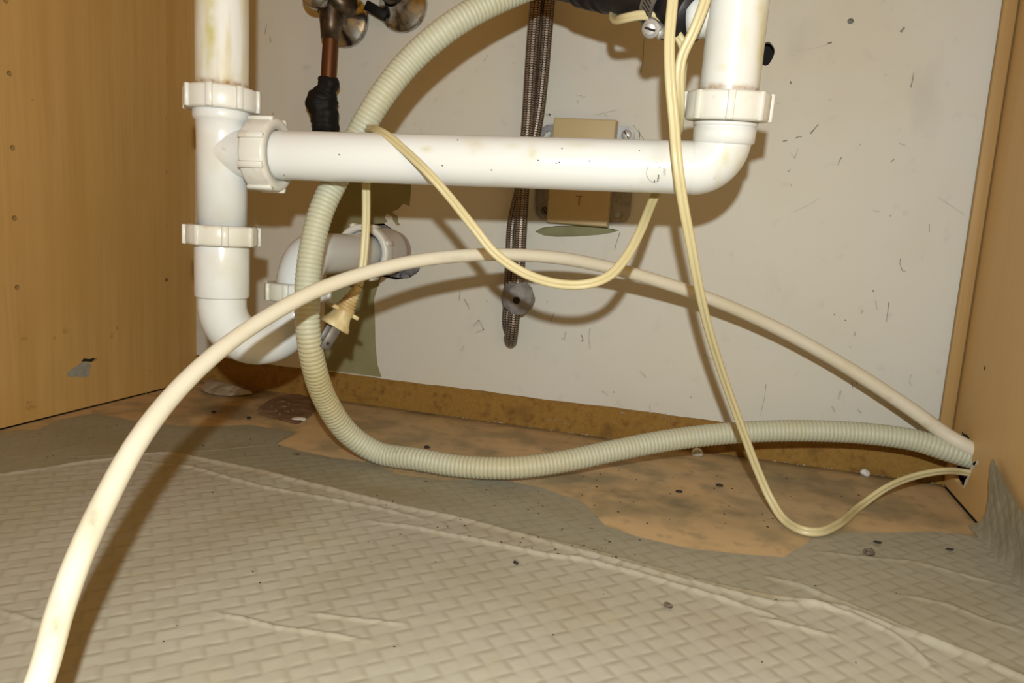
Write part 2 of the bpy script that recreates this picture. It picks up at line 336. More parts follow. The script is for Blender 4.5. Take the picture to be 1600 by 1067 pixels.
obj('gap_board', bbox(*[onY(830, 360)[0], onY(975, 360)[0]], .0065, .010, onY(900, 385)[2], onY(900, 340)[2]), M['olive'], wall, smooth=False)
nbk = bbox(nh[0] - .005, nh[0] + .005, .0065, .008, nh[1] - .005, nh[1] + .005); obj('nail_hole_filler', nbk, M['scuff'], wall, smooth=False)
# paint missing round the drain: bare olive board showing, ragged on its right edge
bare = [(500, 262), (640, 268), (642, 300), (640, 322), (630, 318), (622, 327), (614, 330), (612, 338), (604, 333), (601, 340), (606, 346), (602, 358), (612, 362), (596, 432), (589, 452), (584, 470), (586, 500), (587, 540), (590, 570), (596, 590), (598, 596), (470, 590), (470, 578), (500, 560), (505, 500), (505, 440), (500, 360)]
ring = [[wxz(*p) for p in bare]]
dh2 = [((a - .277) * 1.03 + .277, (b - wxz(600, 393)[1]) * 1.03 + wxz(600, 393)[1]) for a, b in drain_hole]
bare_in = [q for q in ring[0]]
# the patch is a skin of its own, 0.4 mm proud, cut around the drain hole
cut = [wxz(*p) for p in [(514, 262), (642, 262), (642, 300), (640, 322), (630, 318), (622, 327), (614, 330), (612, 338), (604, 333), (601, 340), (606, 346), (600, 349)]] + \
      [drain_hole[2], drain_hole[1], drain_hole[0], drain_hole[13], drain_hole[12]] + \
      [wxz(*p) for p in [(589, 452), (584, 470), (586, 500), (587, 540), (590, 570), (596, 592)]] + [wxz(504, 586), wxz(507, 500), wxz(512, 380)]
zc = max(min(c[1] for c in cut), RAIL + .0015)
cut = [(a, max(b, zc)) for a, b in cut]
obj('bare_patch', panel((0, -.0004, 0), (1, 0, 0), (0, 0, 1), cut, [], (0, .0003, 0)), M['olive'], wall, smooth=False, label='bare olive board where the white paint has come off')
isl = [wxz(*p) for p in [(613, 332), (622, 338), (622, 347), (626, 352), (620, 352), (614, 344)]]
obj('bare_patch', panel((0, -.0004, 0), (1, 0, 0), (0, 0, 1), isl, [], (0, .0003, 0)), M['olive'], wall, smooth=False)
# scuffs and pencil marks on the paint (flat marks, a fifth of a millimetre thick)
def stroke(pts, w):
    P = np.array([onY(*p, Y=-.0002) for p in pts]); out = []
    for i in range(len(P) - 1):
        d = P[i + 1] - P[i]; n_ = nrm(A(-d[2], 0, d[0])) * w / 2
        out.append((np.array([P[i] - n_, P[i + 1] - n_, P[i + 1] + n_ * .7, P[i] + n_]), [[0, 1, 2, 3]]))
    return join(*out)
dark_strokes = [([(1266, 209), (1273, 201), (1279, 194)], 1.3), ([(1243, 216), (1249, 213), (1253, 214)], 1.2), ([(1223, 221), (1230, 219)], 1.1), ([(1231, 269), (1235, 264)], 1.2), ([(1407, 50), (1413, 43)], 2.4),
    ([(1293, 68), (1300, 66)], 1.5), ([(1423, 137), (1426, 124), (1428, 112)], .9), ([(1392, 253), (1398, 248)], 1.0), ([(1385, 503), (1387, 488), (1389, 472)], .8), ([(1407, 404), (1406, 412), (1410, 423), (1416, 424)], .8),
    ([(1452, 350), (1452, 362)], .8), ([(908, 523), (911, 530), (909, 534)], 1.3), ([(861, 265), (862, 268)], 1.2), ([(725, 467), (730, 475), (734, 484)], .9), ([(969, 362), (963, 380), (960, 391)], .8), ([(998, 202), (1000, 210), (998, 220)], .9),
    ([(990, 196), (1002, 212), (1010, 224)], .6), ([(758, 91), (757, 96)], 1.3), ([(761, 86), (761, 89)], 1.2), ([(743, 110), (744, 111)], 1.3), ([(417, 38), (415, 46), (414, 54)], .8), ([(421, 57), (423, 63), (422, 67)], 1.0), ([(427, 176), (427, 184)], 1.0),
    ([(970, 645), (977, 645)], 1.8), ([(1040, 646), (1040, 653)], 1.2), ([(1331, 595), (1332, 607)], .8), ([(1338, 585), (1338, 601)], .8), ([(860, 505), (862, 498), (866, 488)], .7), ([(1002, 110), (1005, 90), (1006, 60)], .6), ([(1001, 111), (1002, 113)], 1.8),
    ([(1236, 288), (1237, 291)], 1.3), ([(1391, 336), (1392, 338)], 1.9), ([(1315, 246), (1313, 249), (1309, 258)], .9), ([(1235, 127), (1236, 131)], 1.5), ([(1328, 542), (1329, 543)], 1.5), ([(1320, 500), (1322, 501)], 1.4), ([(1303, 491), (1305, 492)], 1.5), ([(1364, 453), (1365, 456)], 1.3),
    ([(1079, 620), (1081, 621)], 1.1), ([(958, 612), (960, 613)], 1.4), ([(1197, 600), (1195, 620), (1188, 650)], .5), ([(855, 655), (870, 656), (890, 664)], .5), ([(878, 528), (879, 530)], 1.0), ([(719, 455), (717, 470)], .7)]
faint_strokes = [([(690, 128), (700, 120)], .8), ([(900, 146), (903, 150), (908, 149), (911, 153), (915, 150)], .9), ([(902, 156), (903, 162)], 2.0), ([(930, 180), (950, 175), (968, 171)], .9), ([(944, 178), (950, 182)], .9), ([(1213, 161), (1219, 162)], 1.2), ([(1243, 80), (1270, 76), (1292, 70)], .6),
    ([(1405, 224), (1412, 226), (1416, 229)], 1.1), ([(1236, 240), (1242, 247), (1247, 232)], .9), ([(1385, 115), (1383, 119)], 2.2), ([(1363, 328), (1372, 331), (1376, 330)], .8), ([(1466, 308), (1478, 316), (1508, 336)], .7), ([(1240, 331), (1260, 322), (1280, 310)], .6), ([(1368, 470), (1371, 485)], 1.5),
    ([(1345, 490), (1348, 484)], 2.0), ([(1337, 518), (1335, 525)], 2.0), ([(1424, 585), (1421, 598), (1427, 605)], 1.0), ([(884, 518), (882, 532)], 2.0), ([(922, 513), (920, 530), (922, 545)], 1.6), ([(740, 510), (748, 500), (756, 515), (744, 520)], 2.0), ([(725, 540), (721, 548)], 2.2), ([(760, 470), (762, 472)], 2.5),
    ([(1300, 635), (1305, 645)], 2.0), ([(1340, 640), (1346, 645)], 2.2), ([(1314, 610), (1310, 625)], 2.2), ([(1000, 580), (1010, 590)], 2.0), ([(1015, 632), (1017, 645)], 2.0), ([(940, 610), (950, 618)], 2.0), ([(854, 470), (856, 473)], 2.2), ([(1343, 225), (1345, 227)], 2.0), ([(1294, 155), (1300, 158)], 1.6), ([(1100, 555), (1120, 565)], 1.5), ([(853, 180), (860, 178), (858, 184)], 2.2), ([(802, 98), (803, 99)], 3.0), ([(716, 145), (717, 146)], 2.0)]
obj('scuff_marks', join(*[stroke(p, w * .00092) for p, w in dark_strokes]), M['scuff'], wall, smooth=False, kind='stuff', label='dark scuffs and scratches on the white paint')
obj('faint_scuffs', join(*[stroke(p, w * .0010) for p, w in faint_strokes]), M['scufffaint'], wall, smooth=False, kind='stuff')
# ---- raw fibreboard rail under the painted panel
rail_prof = []
rail = obj('baseboard_back', bevel(bbox(-.012, W + .016, .0015, .014, -.004, .050), .0008, 1), M['mdf'], smooth=False, kind='structure')
# ---- left panel with two columns of shelf-pin holes
def lyz(x, y): q = onX(x, y, 0.0); return (q[1], q[2])
pins = [lyz(*p) for p in [(9, 1), (15, 115), (20, 231), (23, 341), (27, 449)]]
def disc(c, r, n=12): return [(c[0] + r * math.cos(t), c[1] + r * math.sin(t)) for t in np.linspace(0, 2 * math.pi, n, endpoint=False)]
tear = [lyz(*p) for p in [(127, 565), (131, 560), (140, 561), (147, 559), (152, 561), (147, 566), (138, 565)]]
lw = obj('wall_left', panel((0, 0, 0), (0, 1, 0), (0, 0, 1), [(-.80, .0012), (0.0, .0012), (0.0, ZTOP), (-.80, ZTOP)], [disc(c, .0026) for c in pins] + [tear], (-.016, 0, 0)), M['wood_side'], smooth=False, kind='structure')
for c in pins: obj('pin_hole', lathe([(.0027, 0), (.0027, .001), (.0001, .0012)], A(-.0045, c[0], c[1]), (-1, 0, 0), 12), M['holebrown'], lw)
for p in [(261, 95), (259, 184), (259, 268), (259, 353), (260, 437)]:
    c = lyz(*p); obj('pin_plug', lathe([(.0001, .0006), (.0014, .0005), (.0021, .0002), (.0023, 0)], A(0, c[0], c[1]), (1, 0, 0), 12), M['holebrown'] if p[1] > 400 else M['wood_trim'], lw)
obj('tear_bottom', bbox(-.006, -.0035, tear[0][0] - .02, tear[0][0] + .03, tear[0][1] - .01, tear[0][1] + .01), M['dark'], lw, smooth=False)
dent = [lyz(*p) for p in [(104, 586), (108, 579), (118, 573), (127, 566), (138, 566), (143, 571), (139, 578), (140, 586), (130, 590), (118, 588), (112, 590)]]
obj('dent_patch', panel((.0003, 0, 0), (0, 1, 0), (0, 0, 1), dent, [], (-.0002, 0, 0)), M['dent'], lw, smooth=False, label='grey torn patch in the veneer')
spots = []
for px, py, rx, rz in [(134, 492, 4, 5), (102, 516, 6, 5), (85, 528, 3, 3), (38, 531, 5, 6), (48, 632, 9, 10), (195, 475, 2, 3), (183, 512, 3, 4), (174, 524, 3, 5), (235, 580, 2, 2), (51, 157, 2, 2), (228, 613, 2, 3), (17, 656, 2, 2)]:
    c = lyz(px, py); k = .00065; pts = [(c[0] + rx * k * math.cos(t) * (1 + .2 * math.sin(3 * t + px)), c[1] + rz * k * math.sin(t)) for t in np.linspace(0, 6.28, 14, endpoint=False)]
    spots.append(panel((.0002, 0, 0), (0, 1, 0), (0, 0, 1), pts, [], (-.0001, 0, 0)))
M['spot'] = mat('brown_spot', (0.44, 0.25, 0.075), 0.5, layers=[(260, 3, .35, .6, (0.58, 0.35, 0.115), .95)], spec=.25)
obj('brown_spots', join(*spots), M['spot'], lw, smooth=False, kind='stuff')
# ---- right panel with the ragged hole the hoses run through
def ryz(x, y): q = onX(x, y, W); return (q[1], q[2])
rhole = [ryz(*p) for p in [(1506, 677), (1512, 680), (1516, 690), (1518, 706), (1519, 722), (1514, 738), (1509, 752), (1504, 761), (1498, 760), (1493, 752), (1488, 738), (1488, 715), (1491, 695), (1497, 681)]]
rhole = [(min(a, -.008), b) for a, b in rhole]
M['wood_right'] = mat('pale_right_panel', (0.76, 0.50, 0.215), 0.5, layers=[((70, 70, 2.2), 4, .35, .7, (0.70, 0.45, 0.18), .5), ((160, 160, 5), 3, .45, .75, (0.80, 0.55, 0.25), .35), (7, 3, .45, .7, (0.70, 0.46, 0.17), .5)], bump=((400, 400, 30), .08, .0006), spec=.25)
rw = obj('wall_right', panel((W, 0, 0), (0, 1, 0), (0, 0, 1), [(-.80, .0012), (-.0005, .0012), (-.0005, ZTOP), (-.80, ZTOP)], [rhole], (.004, 0, 0)), M['wood_right'], smooth=False, kind='structure')
obj('light_stop_board', bbox(W + .05, W + .055, -.80, .036, -.03, ZTOP), M['dark'], rw, smooth=False)  # added near-black board outside the panel, keeps room light out of the hole
for pts in [[(1514, 742), (1518, 726), (1527, 719), (1524, 727), (1517, 738), (1510, 756), (1506, 762), (1508, 752)], [(1519, 724), (1527, 719), (1529, 724), (1524, 729)]]:
    obj('chipped_edge', panel((W - .0004, 0, 0), (0, 1, 0), (0, 0, 1), [ryz(*p) for p in pts], [], (.0003, 0, 0)), M['whitechip'], rw, smooth=False, label='white chipped veneer edge at the hose hole')
obj('chipped_edge', panel((W - .0004, 0, 0), (0, 1, 0), (0, 0, 1), [ryz(*p) for p in [(1503, 674), (1508, 679), (1515, 684), (1512, 690), (1506, 683)]], [], (.0003, 0, 0)), M['dark'], rw, smooth=False)
c = ryz(1539, 575); obj('dark_nick', panel((W - .0003, 0, 0), (0, 1, 0), (0, 0, 1), [(c[0] + .001 * math.cos(t), c[1] + .002 * math.sin(t)) for t in np.linspace(0, 6.28, 10, endpoint=False)], [], (.0002, 0, 0)), M['dark'], rw, smooth=False)
# upright strip in the right corner
obj('trim_1', bevel(bbox(W - .0125, W - .0012, -.0065, -.0002, RAIL - .01, ZTOP), .0012, 2), M['wood_trim'], smooth=True, kind='structure')
# ---- floor
nx, ny = 360, 330
gx, gy = np.meshgrid(np.linspace(.0012, W - .0015, nx), np.linspace(-.80, -.0002, ny))
stain = np.zeros(gx.shape); grime_shade = np.zeros(gx.shape)
for px, py, rx, ry, a in [(960, 775, 80, 14, .9), (1060, 790, 130, 16, .9), (1010, 762, 60, 8, .5), (1130, 800, 70, 12, .8), (1300, 770, 120, 18, .75), (1240, 745, 90, 10, .6), (1400, 800, 90, 12, .6), (900, 745, 60, 10, .6), (1480, 815, 40, 10, .5), (700, 690, 120, 25, .35), (560, 660, 90, 20, .5), (370, 640, 130, 26, .75), (250, 640, 90, 18, .5), (860, 690, 70, 14, .5), (620, 705, 60, 14, .6), (1010, 800, 50, 10, .6)]:
    q = onZ(px, py); sx = rx / FPX * .62; sy = ry / FPX * 2.2
    stain = np.maximum(stain, a * np.exp(-(((gx - q[0]) / sx) ** 2 + ((gy - q[1]) / sy) ** 2)))
grime_shade += np.exp(-((gy + .0) / .010) ** 2) * .75 + np.exp(-((W - gx) / .004) ** 2) * .6 + np.exp(-(gx / .003) ** 2) * .6  # dark floor edges: grime, with shade at the rail foot painted in
for px, py, rx, ry, a in [(400, 612, 70, 14, .95), (470, 628, 60, 14, .6), (340, 640, 50, 8, .5), (650, 640, 60, 8, .5), (700, 650, 120, 4, .8), (440, 610, 60, 10, .9)]:  # floor grime plus painted shadow under the trap and along the rail
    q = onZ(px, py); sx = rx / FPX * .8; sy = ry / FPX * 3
    grime_shade = np.maximum(grime_shade, a * np.exp(-(((gx - q[0]) / sx) ** 2 + ((gy - q[1]) / sy) ** 2)))
floor = obj('floor', (np.c_[gx.ravel(), gy.ravel(), -.00003 + 0 * gx.ravel()], grid_faces(ny, nx)), M['floorwood'], kind='structure', attrs={'stain': stain.ravel(), 'grime_shade': np.clip(grime_shade, 0, 1).ravel()})
obj('floor_board', bbox(-.03, W + .055, -.80, .03, -.022, -.0022), M['dark'], floor, smooth=False)

# ================================================================== VINYL LINER
edge_px = [(0, 690), (60, 672), (95, 656), (150, 646), (215, 660), (300, 668), (400, 664), (455, 662), (466, 668), (458, 680), (432, 694), (470, 706), (520, 716), (580, 724), (620, 742), (700, 752), (780, 750), (850, 764), (880, 775), (910, 784), (926, 800), (946, 822), (997, 840), (1081, 859), (1150, 866), (1222, 872), (1240, 862), (1257, 852), (1272, 838), (1330, 833), (1400, 833), (1470, 831), (1528, 832)]
edge = [tuple(onZ(*p)[:2]) for p in edge_px]
edge[0] = (.0015, edge[0][1]); poly = edge + [(W - .0035, edge[-1][1]), (W - .0035, -.78), (.0015, -.78)]
st = .00105
lx = np.arange(.0015, W - .003, st); ly = np.arange(-.70, -.14, st); lx = np.r_[lx, W - .0035]
X, Y = np.meshgrid(lx, ly); Xs, Ys = X.copy(), Y.copy()
fold_main = [tuple(onZ(*p)[:2]) for p in [(-60, 752), (0, 748), (130, 728), (220, 717), (270, 714), (400, 740), (487, 762), (560, 780), (625, 795), (728, 817), (850, 848), (940, 872), (1042, 901), (1200, 942), (1316, 950), (1447, 1002), (1596, 1059), (1650, 1085)]]
dm, sd, al = segdist(X, Y, fold_main)
back = sd > 0                                              # behind the fold
step_h = np.interp(al, [0, .2, .55, 1], [.0035, .0045, .003, .0015])
s = np.where(back, 1, -1) * dm
hz = step_h / (1 + np.exp((s) / .0022)) * np.exp(-np.clip(-s, 0, 1) / .09)           # the sheet lies higher in front of the fold
hz += np.interp(al, [0, .3, 1], [.0012, .0024, .0014]) * np.exp(-((s + .004) / .0030) ** 2)
def ridge(px, h, w):
    global hz
    d, _, a = segdist(X, Y, [tuple(onZ(*p)[:2]) for p in px]); hz = hz + h * np.exp(-(d / w) ** 2) * np.clip(np.minimum(a, 1 - a) * 6 + .05, 0, 1)
ridge([(200, 726), (300, 738), (408, 768), (500, 785), (590, 801), (694, 826)], .0014, .0022)
ridge([(556, 818), (640, 829), (694, 841), (780, 858), (850, 873), (907, 880), (1002, 905), (1082, 929), (1200, 966), (1260, 990)], .0019, .0024)
ridge([(800, 834), (907, 858), (1000, 884), (1110, 915), (1200, 934), (1300, 960)], .0016, .0022)
ridge([(1180, 898), (1250, 918), (1316, 946), (1380, 972), (1447, 1004), (1530, 1035), (1600, 1062)], .0021, .0024)
ridge([(1180, 931), (1260, 948), (1328, 967), (1380, 990), (1418, 1014), (1445, 1040), (1468, 1065)], .0017, .0019)
ridge([(1180, 970), (1220, 980), (1269, 993), (1310, 1002)], .0013, .0022)
ridge([(1400, 930), (1480, 948), (1540, 972), (1600, 990)], .0009, .0022)
ridge([(330, 960), (388, 972), (430, 983), (487, 992), (540, 1000), (584, 1006)], .0011, .0016)
ridge([(470, 960), (498, 965), (560, 972), (611, 977), (640, 980)], .0009, .0016)
ridge([(-10, 955), (30, 968), (66, 980), (90, 990)], .0008, .0018)
ridge([(430, 694), (350, 704), (250, 710), (100, 715)], .0006, .0015)
ridge([(1260, 862), (1340, 872), (1430, 880), (1520, 905), (1600, 925)], .0008, .0025)
hz += .0012 * (fbm(X, Y, 9, 3) - .5) + .0011 * (fbm(X, Y, 30, 8) - .5)
# embossed basket weave, diagonal to the cabinet
a_ = .0112; ang = math.radians(44)
wx = X + .0016 * (fbm(X, Y, 14, 21) - .5); wy = Y + .0016 * (fbm(X, Y, 14, 29) - .5)
u = (wx * math.cos(ang) + wy * math.sin(ang)) / a_; v = (-wx * math.sin(ang) + wy * math.cos(ang)) / a_
fu, fv = u - np.floor(u), v - np.floor(v); par = (np.floor(u) + np.floor(v)).astype(int) % 2
al_ = np.where(par == 0, fu, fv); ac_ = np.where(par == 0, fv, fu)
wv = np.minimum(1, np.clip(1 - al_, 0, 1) * 3.2) ** .8 * np.clip(.25 + .95 * al_, 0, 1) * (1 - .75 * np.abs(2 * ac_ - 1) ** 6)
amp = np.where(s > .004, .00040, .00055) * (0.75 + .5 * fbm(X, Y, 11, 5))
left_film = np.clip((.30 - X) / .1, 0, 1) * (s > 0); amp *= 1 - .7 * left_film
thread = np.sin(ac_ * 2 * math.pi * 5) * .00004
hz += amp * wv + thread * (amp > .0003)
pin = inside(X, Y, poly)
ed, _, _ = segdist(X, Y, edge); hz = hz * np.clip(ed / .010, .25, 1) + .0009
groove = np.clip((al_ - .60) / .40, 0, 1) ** 1.6 * .62 * (1 - .5 * np.abs(2 * ac_ - 1) ** 3) * (.4 + .6 * fbm(X, Y, 16, 12))  # far end of each strand darkened in colour to paint its shading
wet = np.clip(.5 + s / .006, 0, 1) * np.interp(X, [0, .3, .55, .75, W], [.70, .85, .75, .40, .25])
lst = np.zeros(X.shape)
for px, py, rx, ry, aa in [(600, 770, 120, 14, .7), (430, 745, 80, 10, .6), (200, 700, 120, 20, .4), (900, 800, 60, 12, .4), (420, 820, 30, 8, .3), (1150, 985, 60, 20, .25), (900, 940, 60, 20, .2), (860, 852, 120, 8, .4)]:
    q = onZ(px, py); lst = np.maximum(lst, aa * np.exp(-(((X - q[0]) / (rx / FPX * .6)) ** 2 + ((Y - q[1]) / (ry / FPX * 1.8)) ** 2)))
lst = np.maximum(lst, .55 * np.exp(-((s - .004) / .004) ** 2))
idx = -np.ones(X.shape, int); idx[pin] = np.arange(pin.sum())
q = idx[:-1, :-1], idx[:-1, 1:], idx[1:, 1:], idx[1:, :-1]; ok = (q[0] >= 0) & (q[1] >= 0) & (q[2] >= 0) & (q[3] >= 0)
LF = np.stack([k[ok] for k in q], 1); LV = np.c_[X[pin], Y[pin], hz[pin]]
liner = empty('shelf_liner', (W / 2, -.45, 0), 'wrinkled beige woven-look vinyl shelf liner covering the front of the cabinet floor', 'shelf liner')
obj('liner_sheet', (LV, LF), M['liner'], liner, attrs={'wet': wet[pin], 'groove': groove[pin], 'stain': lst[pin]})
# corner of the liner standing up against the right panel
flap_px = [(1530, 833), (1545, 818), (1553, 800), (1556, 770), (1557, 745), (1561, 718), (1566, 722), (1575, 742), (1587, 765), (1600, 788), (1640, 840), (1700, 960)]
fp = [ryz(*p) for p in flap_px]
fpoly = [(fp[0][0], 0.0)] + [(a, max(b, 0)) for a, b in fp[1:]] + [(-.48, .11), (-.52, 0.0)]
fy = np.arange(-.54, -.05, .0012); fz = np.arange(0, .14, .0012); FY, FZ = np.meshgrid(fy, fz)
fin = inside(FY, FZ - 1e-6, [(a, b - 1e-4) for a, b in fpoly])
uu = (FY * .7 + FZ * .72) / a_; vv = (-FY * .7 + FZ * .72) / a_
par = (np.floor(uu) + np.floor(vv)).astype(int) % 2; f1, f2 = uu % 1, vv % 1
w2 = np.sin(math.pi * np.where(par == 0, f1, f2)) ** .8 * (1 - np.abs(2 * np.where(par == 0, f2, f1) - 1) ** 5)
curl = .0035 + .004 * np.exp(-FZ / .006) + .0034 * fbm(FY, FZ, 30, 4) + .00035 * w2
FXX = W - curl
idx = -np.ones(FY.shape, int); idx[fin] = np.arange(fin.sum()); q = idx[:-1, :-1], idx[:-1, 1:], idx[1:, 1:], idx[1:, :-1]; ok = (q[0] >= 0) & (q[1] >= 0) & (q[2] >= 0) & (q[3] >= 0)
gr2 = np.clip((.3 - w2) / .3, 0, 1) * .25
obj('peeled_corner', (np.c_[FXX[fin], FY[fin], FZ[fin] + .0008], np.stack([k[ok] for k in q], 1)), M['liner'], liner, attrs={'wet': 0 * FY[fin] + .55, 'groove': gr2[fin], 'stain': 0 * FY[fin]}, label='torn pointed corner of the liner standing up the right panel')

# ================================================================== WHITE DRAIN PIPEWORK
def nut(c, ax, ro, ri, h, lugs=8, ph=0.0, hint=None, lug_w=.0024, lug_h=.0017):
    b = .0022
    pr = [(ri, -h / 2), (ro - b, -h / 2), (ro - .32 * b, -h / 2 + .3 * b), (ro, -h / 2 + b), (ro, h / 2 - b), (ro - .3 * b, h / 2 - .3 * b), (ro - b, h / 2), (ri, h / 2)]
    parts = [lathe(pr, c, ax, 64, hint, closed=True)]; u_, v_, w_ = basis(ax, hint)
    for k in range(lugs):
        t = ph + 2 * math.pi * k / lugs; r_ = math.cos(t) * u_ + math.sin(t) * v_; tt = -math.sin(t) * u_ + math.cos(t) * v_
        parts.append(bevel(box(c + r_ * (ro + lug_h * .2), r_ * lug_h, tt * lug_w, w_ * (h / 2 - .0004)), .0005, 1))
    return join(*parts)
J1 = lambda y, d=None: None
# axis of the left stack, a plumb line
LX = dp(347, 250, .555)
def LZ(y):                                                # point of that axis seen at picture height y
    r = ray(347, y); k = (LX[0] - CAM[0]) * r[0] + (LX[1] - CAM[1]) * r[1]; k /= r[0] ** 2 + r[1] ** 2
    return A(LX[0], LX[1], CAM[2] + r[2] * k)
UPV = A(0, 0, 1)
drain = empty('drain_pipe', (LX[0], LX[1], 0), 'white plastic sink drain pipework with crossbar, trap and slip nuts', 'drain pipe')
R0 = .0193
def straight(p, q, n=40): t = np.linspace(0, 1, n)[:, None]; return p + (q - p) * t
P = straight(A(LX[0], LX[1], ZTOP - .02), LZ(160), 240); VF = tube(P, R0, 40); zz = VF[0][:, 2]; zt = LZ(138)[2]
an = np.arctan2(VF[0][:, 1] - LX[1], VF[0][:, 0] - LX[0])
rust = np.exp(-((zz - zt) / .0030) ** 2) * 1.6
yel = stain_at(VF[0], LX, UPV, [(329, 40, 8, 60, 1.2), (327, 95, 5, 30, .9), (316, 60, 3, 70, .5), (365, 120, 30, 8, .4)])
obj('tailpiece', VF, M['pvc_dirty'], drain, attrs={'rust': np.clip(rust, 0, 1), 'yel': np.clip(yel, 0, 1)}, label='left upright pipe with a rust ring above its nut')
n1 = obj('slip_nut', nut(LZ(157), UPV, .0268, .0200, .0172, 8, .35), M['nut'], drain)
# tee
zt0, zt1 = LZ(170)[2], LZ(365)[2]; base = A(LX[0], LX[1], 0)
pr = [(.0205, zt0), (.0213, zt0 - .001), (.0213, zt0 - .0075), (.0205, zt0 - .0095), (.0192, zt0 - .0105), (.0187, zt0 - .02), (.0184, zt1), (.015, zt1)]
HL = dp(349, 240, .555); HR = dp(1125, 263.5, .497); hax = nrm(HR - HL)
HL = HL + (A(LX[0], LX[1], HL[2]) - HL) * A(1, 1, 0)
hax = nrm(HR - HL)
brn = [(.0183, 0), (.0184, .018), (.0200, .024), (.0205, .030), (.0205, .036)]
obj('tee_fitting', join(lathe(pr, base, UPV, 48), lathe(brn, HL, hax, 48)), M['pvc'], drain)
nut2c = HL + hax * .0375
obj('slip_nut', nut(nut2c, hax, .0272, .0192, .0200, 8, .35, hint=(0, 0, 1)), M['nut'], drain)
# crossbar with its elbow up into the right stack
RXa = dp(1125, 215, .497); RXb = dp(1155, -40, .470)
rax = nrm(RXb - RXa); rend = RXa
bend_r = .0195
pA = HR - hax * bend_r; pB = HR + rax * bend_r
t = np.linspace(0, 1, 24)[:, None]; c0 = pA + rax * bend_r
arc = c0 - rax * bend_r * np.cos(t * math.pi / 2) + hax * bend_r * np.sin(t * math.pi / 2)
Pc = np.r_[straight(HL + hax * .028, pA, 170)[:-1], arc, straight(pB, pB + rax * .006, 4)[1:]]
rr_ = np.r_[np.full(170, .0182), np.full(len(Pc) - 170, .0187)]
VF = tube(Pc, rr_, 64)
yel = stain_at(VF[0], HL, hax, [(832, 240, 7, 13, .8), (827, 250, 14, 8, .4), (745, 228, 12, 7, .5), (740, 236, 6, 8, .5), (667, 233, 9, 4, .7), (800, 228, 10, 5, .3), (905, 226, 20, 4, .4), (1133, 245, 8, 16, .6), (1122, 275, 5, 22, .5), (1040, 300, 60, 5, .4), (780, 298, 40, 4, .3), (1155, 250, 8, 20, .4)])
obj('waste_arm', VF, M['pvc'], drain, attrs={'yel': np.clip(yel, 0, 1)}, label='long white crossbar pipe with elbow at its right end')
ec = pB
obj('elbow_socket', lathe([(.0185, -.003), (.0206, -.002), (.0209, .0075), (.0200, .0080), (.0200, .0084), (.0213, .0090), (.0214, .0115), (.0190, .0125)], ec, rax, 48), M['pvc'], drain)
nr_c = ec + rax * .0212
obj('slip_nut', nut(nr_c, rax, .0278, .0200, .0190, 8, .1), M['nut'], drain)
P = straight(ec + rax * .012, RXb + rax * .20, 160); VF = tube(P, .0194, 40); yel2 = stain_at(VF[0], ec, rax, [(1190, 60, 7, 90, .8), (1163, 50, 8, 30, .35), (1130, 105, 10, 6, .5), (1098, 144, 12, 4, .8)])
hh = (VF[0] - ec) @ rax
obj('tailpiece', VF, M['pvc_clean'], drain, attrs={'rust': np.clip(np.exp(-((hh - .0318) / .0022) ** 2) * 1.3, 0, 1), 'yel': np.clip(yel2, 0, 1)}, label='right upright pipe')
# trap
nl = LZ(368); obj('slip_nut', nut(nl, UPV, .0268, .0185, .0155, 8, .75), M['nut'], drain)
zb = LZ(376)[2]; zs = LZ(464)[2]; zu = LZ(475)[2]
UA = A(LX[0], LX[1], zu); UB = dp(466, 478, .618); UB[2] = zu
mid = (UA + UB) / 2; hv = (UB - UA) / 2; rad = np.linalg.norm(hv)
t = np.linspace(0, math.pi, 40)[:, None]; U_ = mid - hv * np.cos(t) - UPV * rad * np.sin(t)
LEGTOP = A(UB[0], UB[1], dp(466, 462, .618)[2])
Pt = np.r_[straight(A(LX[0], LX[1], zs + .002), UA, 6)[:-1], U_, straight(UB, LEGTOP, 10)[1:]]
sock = lathe([(.0186, zb), (.0202, zb - .0005), (.0206, zb - .002), (.0206, zs + .0012), (.0200, zs), (.0186, zs - .0003)], base, UPV, 48)
obj('trap_bend', join(tube(Pt, .0186, 44), sock), M['pvc'], drain)
nt_c = A(UB[0], UB[1], dp(466, 455, .618)[2]); obj('slip_nut', nut(nt_c, UPV, .0268, .0185, .0150, 8, .2), M['nut'], drain)
DW = onY(613, 394)
top = A(UB[0], UB[1], dp(466, 392, .618)[2]); dd = nrm(A(DW[0] - UB[0], DW[1] - UB[1], 0)); br = .030
top[2] = DW[2] + .001
a0 = top - UPV * br; t = np.linspace(0, 1, 20)[:, None]
arc = a0 + dd * br * (1 - np.cos(t * math.pi / 2)) + UPV * br * np.sin(t * math.pi / 2)
dist = math.dist(DW[:2], UB[:2])
Pa = np.r_[straight(nt_c, a0, 8)[:-1], arc, straight(top + dd * br, A(UB[0], UB[1], top[2]) + dd * (dist - .03), 30)[1:]]
obj('trap_arm', tube(Pa, .0187, 44), M['pvc'], drain)
ax_c = lambda k: A(UB[0], UB[1], top[2]) + dd * (dist - k)
obj('slip_nut', nut(ax_c(.083), dd, .0290, .0228, .0190, 8, .4, hint=(0, 0, 1)), M['nut'], drain)
VF = lathe([(.0195, -.080), (.0250, -.078), (.0262, -.070), (.0265, -.045), (.0260, -.030), (.0262, -.026), (.0262, -.021), (.0240, -.019), (.0240, .008)], ax_c(0), dd, 48)
kk = (VF[0] - ax_c(0)) @ dd
obj('wall_adapter', VF, M['pvc_grey'], drain, attrs={'rust': np.clip(np.exp(-((kk + .022) / .004) ** 2), 0, 1)}, label='greyed fitting where the trap arm enters the wall')
rgx = [(a * .94 + DW[0] * .06, b * .94 + DW[2] * .06) for a, b in drain_hole]
rag = []
